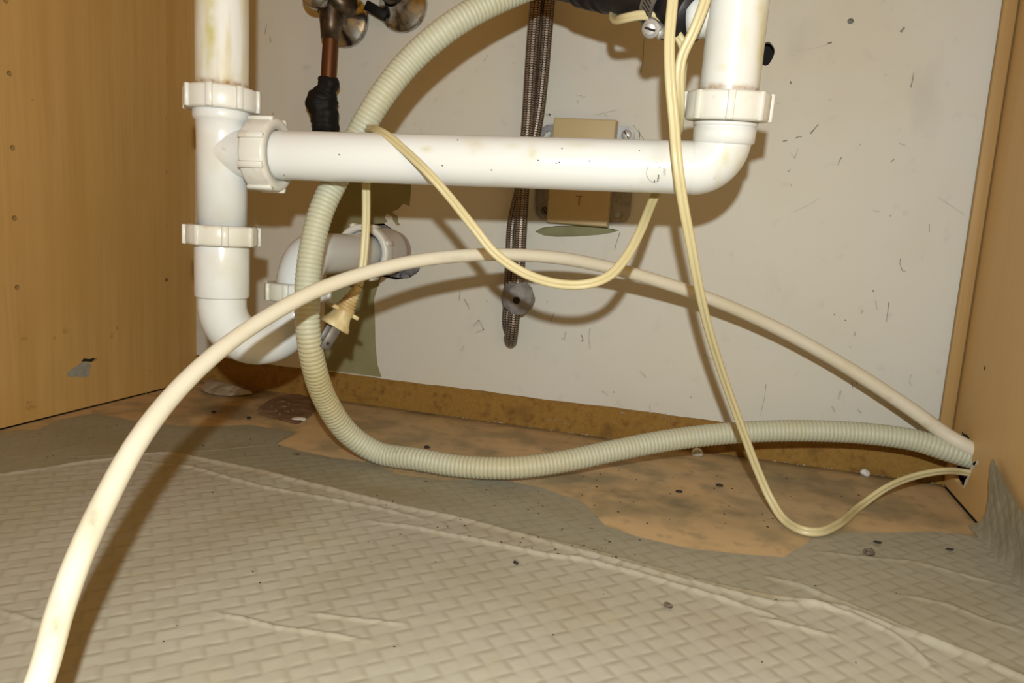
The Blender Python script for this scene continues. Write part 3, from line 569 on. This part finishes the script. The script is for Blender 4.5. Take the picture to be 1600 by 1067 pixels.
for k in range(len(rgx)):
    a, b = rgx[k], rgx[(k + 1) % len(rgx)]
    for t_ in (0, .25, .5, .75): rag.append((a[0] * (1 - t_) + b[0] * t_ + rng.normal() * .0006, a[1] * (1 - t_) + b[1] * t_ + rng.normal() * .0006))
obj('ragged_filler', panel((0, .0030, 0), (1, 0, 0), (0, 0, 1), rag, [], (0, .004, 0)), M['ragged'], wall, smooth=False, label='ragged grey filler round the drain fitting')
obj('ragged_lumps', join(*[lump(onY(x_, y_, .0005), r_, (1.5, .5, .8), k, .4, 2) for k, (x_, y_, r_) in enumerate([(626, 420, .0050), (640, 423, .0055), (650, 418, .0045), (612, 427, .0045), (632, 430, .0040), (622, 400, .0045)])]), M['ragged'], wall, smooth=False, kind='stuff')
# branch stub into the right stack
SB = RXa + rax * (np.linalg.norm(dp(1148, 22, .476) - RXa)); SE = dp(1080, 27, .489)
obj('branch_stub', tube(straight(SE, SB, 8), .0140, 32), M['pvc'], drain)
# maker's ring and small print stamped on the crossbar, too worn to read
def on_bar(px, py):
    r = ray(px, py); o_ = CAM - HL; rp = r - hax * (r @ hax); op = o_ - hax * (o_ @ hax)
    a, b, c_ = rp @ rp, 2 * rp @ op, op @ op - .0183 ** 2; k = (-b - math.sqrt(max(b * b - 4 * a * c_, 0))) / (2 * a); return CAM + r * k
def bar_stroke(pts, w):
    Q = [on_bar(*p) for p in pts]; out = []
    for i in range(len(Q) - 1):
        d = Q[i + 1] - Q[i]; rad_ = Q[i] - HL; rad_ = nrm(rad_ - hax * (rad_ @ hax)); n_ = nrm(np.cross(d, rad_)) * w / 2
        out.append((np.array([Q[i] - n_, Q[i + 1] - n_, Q[i + 1] + n_, Q[i] + n_]), [[0, 1, 2, 3]]))
    return join(*out)
tt = np.radians(np.arange(75, 275, 14)); ringp = [(1026 + 16 * math.cos(k), 270 - 16 * math.sin(k)) for k in tt]
faint = [bar_stroke(ringp, .0004), bar_stroke([(1030, 259), (1032, 260), (1031, 262), (1029, 262)], .0004), bar_stroke([(1036, 264), (1039, 264), (1040, 267), (1036, 268)], .0004), bar_stroke([(1036, 270), (1039, 270), (1040, 273)], .0004)]
obj('stamp_ring', join(*faint), M['ink'], drain, smooth=False)
darkp = [bar_stroke([(1028, 273), (1030, 275), (1028, 276)], .0006), bar_stroke([(1028, 277), (1030, 278), (1027, 280)], .0006), bar_stroke([(1029, 281), (1027, 283), (1028, 284)], .0006), bar_stroke([(1023, 281.5), (1022, 285)], .0007), bar_stroke([(1037, 273.5), (1038, 273)], .0007), bar_stroke([(998, 235.5), (1000, 235)], .0007)]
for px, py in [(877, 231), (920, 251), (690, 258), (767, 265), (714, 218), (443, 273), (529, 241), (840, 250), (873, 253), (868, 254)]: darkp.append(bar_stroke([(px, py), (px + 2, py + 1.5)], .0008))
obj('stamp_print', join(*darkp), M['inkdark'], drain, smooth=False, kind='stuff')

# ================================================================== CORRUGATED DRAIN HOSE
hp = [(905, -43, .562, 42), (870, -40, .574, 44), (830, -23, .582, 44), (760, 8, .575, 44), (700, 44, .57, 44), (640, 96, .575, 44), (590, 160, .572, 42), (553, 225, .5765, 41), (525, 280, .576, 40), (502, 330, .571, 39), (487, 390, .568, 38), (480, 450, .567, 37.5), (481, 510, .569, 37.5), (490, 570, .583, 37.5), (510, 628, .612, 37), (545, 678, .636, 36), (590, 715, .645, 34), (650, 734, .634, 34), (720, 737, .622, 33), (800, 731, .615, 33), (880, 721, .625, 33), (960, 704, .64, 33), (1050, 687, .652, 33), (1150, 676, .656, 33), (1250, 673, .655, 33), (1350, 677, .65, 33), (1430, 688, .642, 34), (1480, 703, .635, 36), (1510, 714, .632, 37)]
HPp = np.array([dp(x, y, d) for x, y, d, w in hp]); HPr = np.array([w * d / FPX / 2 for x, y, d, w in hp])
HPr = .5 * HPr + .5 * .0098
for i in range(len(HPp)): HPp[i, 2] = max(HPp[i, 2], HPr[i] + .003)
HPp[:, 1] = np.minimum(HPp[:, 1], -HPr - .002)
# last stretch runs through the hole in the right panel
HPp = np.r_[HPp[:-1], [A(W + .004, HPp[-1, 1], HPp[-1, 2]), A(W + .04, HPp[-1, 1] - .004, HPp[-1, 2] - .006)]]; HPr = np.r_[HPr, HPr[-1:]]
Pp, Ex, tl = spline(HPp, (.00046), HPr[:, None])
pitch = .0036; ph = tl / pitch * 2 * math.pi
rad_ = Ex[:, 0] * (1 + .080 * np.abs(np.cos(ph / 2)) ** .6 - .055)
V, F = sweep(Pp, circle(28), rad_, cap=False)
pxm = np.repeat(tl, 28); yl = lambda c, w: np.exp(-((pxm - c) / w) ** 2)
# length marks where the hose is yellowed
def tlen(px, py, d): return tl[np.argmin(np.linalg.norm(Pp - dp(px, py, d), axis=1))]
t1, t2 = tlen(481, 520, .648), tlen(800, 731, .615)
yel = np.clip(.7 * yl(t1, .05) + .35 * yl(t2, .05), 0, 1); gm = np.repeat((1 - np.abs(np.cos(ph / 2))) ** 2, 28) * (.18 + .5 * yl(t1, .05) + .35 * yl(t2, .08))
obj('drain_hose', (V, F), M['corr'], label='translucent cream corrugated drain hose looping down to the floor and out right', cat='hose', attrs={'yellow': yel, 'grime_shade': gm})

# ================================================================== SMOOTH CREAM TUBE
tp = [(20, 1190, .245, 44), (40, 1120, .252, 44), (67, 1050, .26, 43), (92, 960, .275, 42), (120, 880, .29, 40.5), (163, 785, .315, 38), (215, 690, .345, 34), (275, 612, .38, 30), (340, 550, .415, 27), (410, 500, .45, 25), (490, 456, .485, 23.5), (570, 427, .515, 22), (650, 408, .54, 21), (730, 399, .56, 20.5), (800, 398, .58, 20), (880, 404, .60, 20), (960, 420, .62, 20), (1050, 446, .635, 20), (1130, 475, .647, 20), (1210, 511, .652, 20.5), (1290, 554, .65, 21), (1360, 597, .645, 22), (1430, 644, .638, 22.5), (1480, 680, .632, 23), (1500, 692, .628, 24), (1508, 699, .626, 24)]
TP = np.array([dp(x, y, d) for x, y, d, w in tp]); TR = np.array([w * d / FPX / 2 for x, y, d, w in tp]); TR = np.clip(TR, .0046, .0066)
TP = np.r_[TP[:-1], [A(W + .005, TP[-1, 1] + .001, TP[-1, 2] - .003), A(W + .04, TP[-1, 1], TP[-1, 2] - .018)]]; TR = np.r_[TR, TR[-1:]]
Pp, Ex, tl = spline(TP, .003, TR[:, None])
VF = tube(Pp, Ex[:, 0], 28); px_, py_ = pix(VF[0]); sm = np.zeros(len(px_))
for x_, y_, rx_, ry_, a_s in [(146, 815, 7, 22, 1), (88, 968, 7, 24, .9), (80, 1000, 6, 10, .6), (700, 403, 30, 4, .4), (640, 422, 20, 3, .5), (800, 408, 30, 4, .5), (955, 424, 12, 4, .4)]: sm = np.maximum(sm, a_s * np.exp(-(((px_ - x_) / rx_) ** 2 + ((py_ - y_) / ry_) ** 2)))
obj('water_tube', VF, M['tube'], attrs={'grime_shade': sm}, label='thick smooth cream tube arching from bottom left foreground over to the right panel', cat='tube')

# ================================================================== POWER CORDS (flat twin lead)
def twin(n=9):
    out = []
    for cx, a0, a1 in ((.5, -2.45, 2.45), (-.5, math.pi - 2.45, math.pi + 2.45)):
        for t in np.linspace(a0, a1, n): out.append((cx + .54 * math.cos(t), .54 * math.sin(t)))
    return np.array(out)
def cord(pts, w=.0072, twist=None):
    Q = np.array([p if len(p) == 3 and isinstance(p, np.ndarray) else dp(*p) for p in pts]); Pp, _, tl = spline(Q, .0025)
    vd = np.array([nrm(CAM + A(0, 0, .05) - p) for p in Pp])
    if twist is not None:
        tw = np.interp(np.linspace(0, 1, len(Pp)), np.linspace(0, 1, len(twist)), twist); T = np.gradient(Pp, axis=0); T /= np.linalg.norm(T, axis=1)[:, None]
        vd = np.array([v * math.cos(a) + np.cross(t, v) * math.sin(a) for v, t, a in zip(vd, T, tw)])
    return sweep(Pp, twin(), w / 2.05, flat=vd), Pp
zf = lambda x, y, h=.0045: onZ(x, y, h)
ca = [(1075, -420, .43), (1062, -220, .44), (1054, -60, .45), (1051, 0, .452), (1046, 60, .455), (1047, 120, .458), (1053, 190, .462), (1058, 250, .463), (1066, 310, .470), (1079, 380, .485), (1092, 450, .505), (1106, 510, .525), (1124, 570, .545), (1143, 625, .56), (1163, 680, .570), (1185, 738, .575), (1204, 780, .572), zf(1225, 812, .006), zf(1255, 829, .005), zf(1280, 831, .005), zf(1310, 819, .005), zf(1345, 790, .006), (1385, 762, .607), (1430, 744, .615), (1475, 736, .618), (1505, 737, .622)]
VF, _ = cord(ca, .0072, [0, 0, .1, .2, .3, .5, .6, .5, .3, .6, .9, .9]); e = dp(1508, 738, .624)
Q = ca[:-1] + [A(W - .004, e[1], e[2]), A(W + .04, e[1] + .002, e[2] - .004)]
VF, _ = cord(Q, .0070, [0, 0, 0, .1, .2, .3, .6, .7, .5, .3, .6, .9, .9, .9])
obj('power_cord', VF, M['cord'], label='cream flat cord hanging past the right elbow and dipping to the floor', cat='power cord')
plug_end = dp(560, 448, .585)
cb = [(1120, -420, .44), (1120, -220, .446), (1113, -60, .452), (1102, 0, .455), (1084, 48, .460), (1066, 88, .466), (1061, 120, .470), (1062, 160, .478), (1060, 200, .500), (1050, 225, .526), (1040, 260, .538), (1029, 295, .538), (1018, 318, .532), (1000, 362, .515), (978, 402, .503), (950, 432, .495), (915, 444, .492), (870, 443, .495), (822, 428, .50), (775, 397, .503), (740, 355, .503), (700, 305, .505), (665, 266, .505), (630, 233, .513), (606, 213, .521), (592, 205, .530), (580, 201, .550), (572, 206, .576), (571, 230, .584), (572, 290, .584), (572, 340, .584), (570, 380, .584), (566, 420, .585)]
th = [.2, 0, 0, .1, .2, .2, .3, .3, .2, .2, .4, .3, .4, .6, .5, .3, .2, .2, .2, .2]
plugcord = empty('plug_cord', dp(540, 490, .585) * A(1, 1, 0), 'cream flat cord draped over the crossbar with its plug hanging by the trap', 'power cord')
VF, _ = cord(cb + [plug_end], .0070, th)
obj('cord', VF, M['cord'], plugcord)
# plug: ribbed strain relief, flared body, two flat blades side by side in depth
def loft(rows, n=24, pw=2.6):
    t = np.linspace(0, 2 * math.pi, n, endpoint=False); cx = np.sign(np.cos(t)) * np.abs(np.cos(t)) ** (2 / pw); sx = np.sign(np.sin(t)) * np.abs(np.sin(t)) ** (2 / pw)
    V = np.concatenate([c + cx[:, None] * u_ + sx[:, None] * v_ for c, u_, v_ in rows]); k = (len(rows) - 1) * n
    return V, [list(f) for f in grid_faces(len(rows), n, True)] + [list(range(n))[::-1], [k + i for i in range(n)]]
pa, pb = plug_end, dp(522, 511, .580); pax = nrm(pb - pa); L_ = np.linalg.norm(pb - pa)
view = nrm(CAM - pa); sidev = nrm(np.cross(pax, view)); dv = nrm(np.cross(sidev, pax)); sidev2 = nrm(sidev * .94 + dv * .34); dv2 = nrm(np.cross(sidev2, pax))
rows = []
for k in np.linspace(0, 1, 46):
    hw = np.interp(k, [0, .12, .45, .60, .72, .86, .93, .935, 1], [.0030, .0038, .0066, .0076, .0072, .0098, .0118, .0118, .0118]); hd = np.interp(k, [0, .12, .45, .6, 1], [.0036, .0042, .0068, .0105, .0125])
    if k < .55: w_ = 1 + .13 * math.sin(k * 2 * math.pi * 14); hw *= w_; hd *= w_
    rows.append((pa + pax * L_ * k, sidev2 * hw, dv2 * hd))
body = loft(rows); yl_ = np.exp(-((((body[0] - pa) @ pax) / L_ - .40) / .22) ** 2)
pl = obj('plug', body, M['plug'], plugcord, attrs={'yellow': yl_ * .9}, label='yellowed two-pin plug')
for sg, k in ((1, .62), (-1, .60)):
    c = pa + pax * L_ * k + sidev2 * sg * .0088
    obj('finger_grip', bevel(box(c, sidev2 * .0036, pax * .0016, dv2 * .006), .0006, 1), M['plug'], pl, attrs=None)
for k, sg in enumerate((-1, 1)):
    c = pb + dv2 * sg * .0062 + pax * .0085
    obj('plug_blade', bevel(box(c, sidev2 * .0041, pax * .0105, dv2 * .0009), .0004, 1), M['blade'], pl, label=None)
    # hole near the tip
    obj('blade_hole', lathe([(.0001, 0), (.0013, 0), (.0013, -.0003)], c + pax * .0055 + dv2 * .00095, dv2, 12), M['dark'], pl)
cc = [(1046, 262, .560), (1054, 215, .545), (1063, 160, .520), (1066, 110, .500), (1068, 74, .490), (1058, 54, .4885), (1042, 36, .4905), (1022, 26, .4925), (1000, 24, .4955), (978, 28, .503), (966, 31, .512), (960, 30, .522), (958, 22, .536), (966, 0, .555), (980, -30, .567), (990, -120, .575), (990, -400, .58)]
VF, _ = cord(cc, .0066, [.2, .2, .2, .5, .8, .8, .6])
obj('power_cord', VF, M['cord'], label='short loop of cream cord tucked under the hose clamp at the top', cat='power cord')

# ================================================================== BLACK RUBBER HOSE AND CLAMP
rb = empty('rubber_hose', dp(1000, -10, .515), 'black rubber hose held by a steel worm clamp beside the right upright pipe', 'hose')
bp = [(868, -42, .575), (900, -36, .56), (950, -26, .54), (985, -20, .525), (1020, -10, .512), (1050, 4, .500), (1076, 19, .490), (1088, 25, .486)]
BP = np.array([dp(*p) for p in bp]); Pp, _, tl = spline(BP, .0012)
kx = np.linspace(0, 1, len(Pp)); rr_ = np.interp(kx, [0, .2, .21, .24, .45, .5, 1], [.0190, .0192, .0206, .0208, .0208, .0200, .0196]) + .0004 * np.sin(tl / .0022 * 6.283) * ((kx > .22) & (kx < .42))
obj('hose_body', tube(Pp, rr_, 40), M['rubber'], rb)
ci = np.argmin(np.linalg.norm(Pp - dp(1051, 5, .500), axis=1)); cax = nrm(Pp[ci + 2] - Pp[ci - 2]); cax = nrm(cax + UPV * -.10 + 0 * cax)
rcl = .0230
band = obj('clamp_band', lathe([(rcl, -.0066), (rcl + .0008, -.0066), (rcl + .0008, .0066), (rcl, .0066)], Pp[ci], cax, 64, closed=True), M['zinc'], rb, smooth=False, label='steel clamp band with slanted slots')
u_, v_, w_ = basis(cax, CAM - Pp[ci])
dn = v_ if v_[2] < 0 else -v_
for k in range(18):
    a = math.radians(-42 + k * 6.4); r_ = math.cos(a) * u_ + math.sin(a) * dn; tg = -math.sin(a) * u_ + math.cos(a) * dn
    obj('band_slot', box(Pp[ci] + r_ * (rcl + .0009), r_ * .0002, nrm(w_ + tg * .42) * .0040, nrm(tg - w_ * .42) * .00036), M['dark'], band, smooth=False)
sc_c = dp(1017, 45, .478); sax = nrm(CAM - sc_c + A(-.10, 0, -.05))
hs = obj('clamp_screw', join(lathe([(.0001, .0030), (.0030, .0030), (.0042, .0022), (.0046, .0008), (.0060, .0006), (.0060, -.0006), (.0045, -.0010), (.0045, -.012), (.0001, -.012)], sc_c, sax, 24), bevel(box(sc_c - sax * .009 + dn * -.0005, nrm(np.cross(sax, dn)) * .0055, sax * .0065, dn * .0038), .0012, 2)), M['steel'], rb, label='bright screw housing of the clamp')
su, sv, _ = basis(sax, (.3, 0, 1)); obj('screw_slot', box(sc_c + sax * .0031, su * .0007, sv * .0036, sax * .0002), M['dark'], hs, smooth=False)
sq = dp(1031, 50, .487); obj('clamp_lug', join(lump(sq, .0042, (1, .9, 1.1), 3, .25), tube(straight(sq, sq + A(.006, .004, -.003), 4), .0024, 12)), M['steel'], rb)

# ================================================================== SUPPLY VALVES (chrome bells on the wall)
def bell(c, R):
    pr = [(.0095, .030), (.0105, .027), (.0125, .0225), (.0165, .0160), (.0215, .0105), (R - .003, .0060), (R - .0008, .0045), (R, .0028), (R, .0006), (R - .002, 0)]
    return lathe(pr, c, (0, -1, 0), 56)
b1 = onY(541, 34); b2 = onY(631, 10)
v1 = empty('supply_valve', (b1[0], 0, b1[2]), 'tarnished chrome wall valve feeding the copper pipe wrapped in black tape', 'valve')
obj('escutcheon', bell(b1, .0290), M['chrome'], v1)
vb = b1 + A(-.012, -.045, .012)
obj('valve_body', join(lathe([(.0001, .046), (.0095, .045), (.0115, .040), (.0135, .036), (.0140, .030), (.0120, .026), (.0095, .024), (.0095, 0)], b1 + A(0, 0, .002), (0, -1, 0), 32),
    lathe([(.0001, .020), (.0105, .020), (.0125, .012), (.0125, -.006), (.0115, -.012), (.0100, -.026), (.0001, -.026)], onY(518, 22, -.045), (.03, 0, 1), 32),
    lump(onY(530, 2, -.040), .0185, (1.15, 1, .9), 5, .2, 3)), M['brassdark'], v1)
kn = onY(494, -8, -.07)
obj('valve_handle', join(lathe([(.0001, .012), (.010, .011), (.0135, .007), (.0145, .001), (.0135, -.004), (.006, -.006), (.0045, -.03)], kn, nrm(CAM - kn + A(-.25, 0, -.05)), 32), tube(straight(kn, onY(524, 0, -.045), 6), .0045, 14)), M['chrome'], v1)
def cpt(x, y, Y): return onY(x, y, Y)
cp = np.array([cpt(518, 30, -.045), cpt(516.5, 60, -.045), cpt(513, 120, -.044), cpt(510, 160, -.043), cpt(508, 205, -.041), cpt(507, 232, -.036), cpt(507, 250, -.020), cpt(507, 254, .004)])
Pp, _, _ = spline(cp, .003); obj('copper_pipe', tube(Pp, .0082, 24), M['copper'], v1)
tpz = [(514, 122, .0115), (513.5, 130, .0128), (511, 140, .0130), (507, 150, .0165), (504, 158, .0192), (505, 168, .0188), (507, 178, .0168), (508, 188, .0170), (508, 196, .0168), (508, 204, .0162), (508, 208, .0140)]
Pq, Eq, tq = spline(np.array([cpt(a, b, -.043) for a, b, c in tpz]), .0010, np.array([[c] for a, b, c in tpz]))
V, F = tube(Pq, Eq[:, 0] * .90 + .00025 * np.sin(tq / .0065 * 6.283), 28)
V = V + .0009 * np.sin(V[:, [2, 0, 1]] * 420) + 0
obj('tape_wrap', (V, F), M['blacktape'], v1, label='lumpy black tape wrapped round the pipe joint')
v2 = empty('supply_valve', (b2[0], 0, b2[2]), 'right of the two chrome wall valves, cut off by the top edge of view', 'valve')
obj('escutcheon', bell(b2, .0285), M['chrome'], v2)
obj('valve_body', join(lathe([(.0001, .050), (.010, .050), (.011, .045), (.0135, .036), (.0135, .028), (.0095, .024), (.0095, 0)], b2 + A(.001, 0, .006), (0, -1, 0), 32), lump(b2 + A(0, -.05, .018), .0155, (1.1, 1, 1), 9, .2, 3)), M['brassdark'], v2)
ba, bb = onY(572, 8, -.014), onY(604, 26, -.014)
obj('linking_bar', bevel(box((ba + bb) / 2, (bb - ba) / 2, A(0, .003, 0), nrm(np.cross(bb - ba, A(0, 1, 0))) * .0055), .001, 1), M['blacktape'], v1)

# ================================================================== BRAIDED SUPPLY HOSE
bh = empty('braided_hose', onY(800, 540, -.03), 'steel-braided supply hose doubled back on itself, lumped with grey putty', 'hose')
def hoseobj(name, pts, r, parent):
    Pp, _, tl = spline(np.array(pts), .002); n = 24; VF = sweep(Pp, circle(n), r, cap=False); uvv = np.c_[np.tile(np.arange(n) / n, len(Pp)), np.repeat(tl, n)]
    return obj(name, VF, M['braid'], parent, uv=uvv)
front = [(856, -420), (848, -220), (841, -50), (838, 0), (833, 60), (829, 120), (825.5, 180), (821, 240), (817, 300), (814, 350), (811.5, 400), (809, 440), (804, 480), (801, 510), (799, 528), (797, 533)]
backl = [(884, -420), (874, -220), (864, -50), (858, 0), (853, 60), (848, 120), (841, 180), (829, 240), (812, 300), (801, 350), (798, 400), (796, 440), (794, 480), (793, 505), (795, 524), (797, 530)]
hoseobj('hose_strand', [onY(x, y, -.030) for x, y in front[:-2]] + [onY(799, 527, -.026), onY(798, 533, -.018), onY(796, 528, -.010)], .0066, bh)
hoseobj('hose_strand', [onY(x, y, np.interp(y, [0, 300, 360], [-.026, -.021, -.0165])) for x, y in backl[:-2]] + [onY(798, 524, -.012)], .0060, bh)
pc = onY(808.5, 465, -.030)
fac = lump(pc, .0190, (.92, .80, 1.02), 11, .16, 2)
obj('putty_lump', fac, M['putty'], bh, smooth=False, label='faceted grey putty lump with a dark hole')
hd = nrm(CAM - pc); hc = pc + hd * .0153 + A(-.0008, 0, -.003)
obj('putty_hole', lathe([(.0001, .0012), (.0022, .0012), (.0030, .0016), (.0036, .0008), (.0038, -.003)], hc, hd, 20), M['dark'], bh)

# ================================================================== WALL OUTLET WITHOUT COVER PLATE
ou = empty('wall_outlet', onY(912, 360), 'beige wall outlet without cover plate on bare metal straps behind the crossbar', 'outlet')
def rectpx(pts): return [wxz(*p) for p in pts]
strap_out = rectpx([(846, 209), (849, 200), (856, 196), (868, 195), (968, 199), (984, 199), (990, 205), (992, 216), (990, 260), (985, 334), (979, 346), (968, 349), (955, 350), (858, 344), (846, 342), (839, 334), (838, 310), (841, 270)])
sh = [[wxz(*p) for p in [(850, 214), (853, 208), (860, 205), (863, 208), (858, 216), (852, 218)]], [wxz(*p) for p in [(959, 337), (963, 332), (971, 331), (975, 335), (971, 341), (963, 343)]]]
obj('metal_strap', panel((0, -.0042, 0), (1, 0, 0), (0, 0, 1), strap_out, sh, (0, .0028, 0)), M['zinc'], ou, smooth=False)
q = [onY(870, 186), onY(968, 190), onY(953, 356), onY(858, 349)]
bv = np.array([[p[0], y, p[2]] for y in (-.004, -.0165) for p in q])
bv[4:] += (bv[:4].mean(0) - bv[:4]) * A(.03, 0, .02)
obj('outlet_body', bevel((bv, [[0, 1, 2, 3], [7, 6, 5, 4], [0, 4, 5, 1], [1, 5, 6, 2], [2, 6, 7, 3], [3, 7, 4, 0]]), .0014, 3), M['beige'], ou, smooth=True)
g = onY(905, 311, -.0166); obj('outlet_slot', join(bbox(g[0] - .0036, g[0] + .0036, -.0169, -.0160, g[2] + .0022, g[2] + .0034), bbox(g[0] - .0007, g[0] + .0009, -.0169, -.0160, g[2] - .0060, g[2] + .0024)), M['slot'], ou, smooth=False)
def screw(px, py, m, r=.0052):
    c = onY(px, py, -.0045); u2, v2_, w2_ = basis((0, -1, 0), (.8, 0, .55))
    s_ = obj('strap_screw', lathe([(r, 0), (r, .0008), (r * .8, .0020), (r * .3, .0027), (.0001, .0028)], c, (0, -1, 0), 24), m, ou)
    obj('screw_slot', box(c + A(0, -.0026, 0), u2 * .0005, v2_ * r * .85, A(0, .0006, 0)), M['dark'], s_, smooth=False)
screw(979, 211, M['steel']); screw(851, 329, M['blade'], .0042)

# ================================================================== SMALL THINGS ON THE FLOOR
pp = [(398, 646), (405, 638), (421, 627), (440, 620), (468, 618), (484, 624), (492, 640), (486, 650), (466, 663), (452, 661), (425, 653)]
plate = empty('metal_plate', onZ(445, 640), 'small rusty brown metal plate lying on the floor below the trap', 'metal plate')
P3 = [onZ(*p) for p in pp]; obj('plate_sheet', bevel(prism(P3, (0, 0, 1), .0022), .0006, 1), M['rustplate'], plate, smooth=False)
for a in ([(424, 636), (432, 629), (444, 627), (452, 631)], [(431, 642), (440, 636), (452, 636), (458, 642)], [(436, 648), (444, 643), (452, 644)]):
    Pp, _, _ = spline(np.array([onZ(*p, Z=.0022) for p in a]), .002); obj('plate_ridge', tube(Pp, .0013, 10), M['rustplate'], plate)
obj('white_dab', lump(onZ(466, 654, .0022), .0075, (1.1, 1.0, .18), 4, .3), M['whitechip'], plate)
rows = []
fr = [(314, 611), (326, 616), (342, 619), (358, 620), (376, 619), (394, 617)]; bk = [(326, 595), (338, 598), (349, 603), (362, 608), (376, 612), (393, 616)]
gr = []
for i in range(len(fr)):
    p0, p1 = onZ(*fr[i]), onZ(*bk[i])
    for k in np.linspace(0, 1, 8):
        q = p0 * (1 - k) + p1 * k; q = q + A(0, 0, .001 + .008 * math.sin(k * 2.6) * math.sin(math.pi * (.12 + .80 * i / 5))); gr.append(q)
sv_ = np.array(gr); n_ = len(sv_); f_ = [list(f) for f in grid_faces(6, 8)]
sv2 = np.r_[sv_, sv_ + A(0, 0, .0006)]; obj('film_scrap', (sv2, f_ + [[i + n_ for i in q[::-1]] for q in f_]), M['scrap'], label='curled torn scrap of grey film in the left back corner under the trap', cat='scrap')
# drop of clear sealant below the corrugated hose
dq = onZ(1089, 712); dq[2] = 0
obj('gel_drop', lathe([(.0001, .0085), (.0030, .0080), (.0052, .0062), (.0062, .0038), (.0060, .0014), (.0048, .0002), (.0001, .0002)], dq, (0, 0, 1), 28), M['drop'], label='clear round blob under the corrugated hose near mid right', cat='drop')
def crumb(px, py, r, m, lab, seed, sq=(1, .8, .6), z=0.0008):
    c = onZ(px, py); c = c + A(0, 0, r * sq[2] * .75 + z); obj('crumb', lump(c, r, sq, seed, .45, 2), m, smooth=False, label=lab, cat='crumb')
crumb(1123, 759, .0026, M['crumb'], 'black crumb on bare wood nearest the dipping cord', 1, (1.2, .8, .5), 0)
crumb(1061, 769, .0026, M['crumb'], 'black crumb on bare wood, left of its twin by the dipping cord', 2, (1.2, .8, .5), 0)
crumb(667, 700, .0029, M['crumb'], 'black crumb on the wood inside the bend of the corrugated hose', 3, (1.4, .7, .5), 0)
crumb(1357, 868, .0036, M['crumbgrey'], 'speckled dark crumb on the liner near its right edge', 4, (1.1, .9, .6), .0018)
crumb(1044, 955, .0024, M['crumbgrey'], 'dark brown crumb on the liner at lower centre', 5, (1.2, .8, .6), .003)
crumb(1352, 743, .0042, M['whitechip'], 'white plaster crumb against the back rail', 6, (1, .8, .9), 0)
crumb(390, 655, .0030, M['crumb'], 'dark crumb on the floor left of the rusty plate', 7, (.8, 1.1, .5), .0008)
crumb(334, 645, .0026, M['crumb'], 'dark crumb in front of the torn film scrap', 8, (1.3, .8, .4), .0005)
crumb(463, 712, .0028, M['crumbgrey'], 'brown crumb on the wet liner left of the hose bend', 9, (1.3, .8, .4), .001)
crumb(1483, 863, .0018, M['crumb'], 'tiny black crumb on the liner at far right', 10, (1.5, .7, .5), .0018)
crumb(1371, 852, .0018, M['crumb'], 'tiny black crumb just above the speckled one', 11, (1.4, .8, .5), .0018)
crumb(805, 886, .0016, M['crumb'], 'tiny black crumb on the liner at centre', 12, (1.1, .9, .6), .0025)
# specks of dirt, nobody could count them
sp = []; g2 = np.random.default_rng(3)
areas = [((520, 700), (1000, 870), 45), ((800, 845), (1000, 890), 22), ((900, 740), (1480, 830), 35), ((60, 660), (460, 720), 35), ((200, 760), (1500, 1050), 26), ((560, 740), (900, 800), 22)]
for (x0, y0), (x1, y1), n in areas:
    for k in range(n):
        px, py = g2.uniform(x0, x1), g2.uniform(y0, y1); c = onZ(px, py)
        if c[0] < .01 or c[0] > W - .01: continue
        iy = int((c[1] + .70) / st); ix = int((c[0] - .0015) / st); zz_ = .0002
        if 0 <= iy < X.shape[0] and 0 <= ix < X.shape[1] and pin[iy, ix]: zz_ = hz[iy, ix]
        sp.append(lump(A(c[0], c[1], zz_ + .0001), g2.uniform(.0003, .0008), (g2.uniform(.8, 1.8), g2.uniform(.7, 1.2), .5), int(g2.integers(1e6)), .4, 1))
obj('dirt_specks', join(*sp), M['crumb'], smooth=False, origin=A(W / 2, -.3, 0), kind='stuff', label='tiny dark specks of dirt scattered over liner and wood', cat='dirt')
sp = []
for (x0, y0), (x1, y1), n in [((620, 655), (1000, 690), 25), ((1200, 690), (1460, 750), 30), ((800, 680), (1000, 700), 10)]:
    for k in range(n):
        px = g2.uniform(x0, x1); py = 593 + .1365 * (px - 306) + g2.uniform(-3, 3); c = onZ(px, py); c[1] = min(c[1], -.001)
        sp.append(lump(A(c[0], c[1], .0006), g2.uniform(.0003, .0011), (1.4, .8, .6), int(g2.integers(1e6)), .4, 1))
M['grit'] = mat('pale_grit', (0.5, 0.42, 0.3), 0.8)
obj('plaster_grit', join(*sp), M['grit'], smooth=False, origin=A(W / 2, -.01, 0), kind='stuff', label='pale grit along the foot of the back rail', cat='dirt')
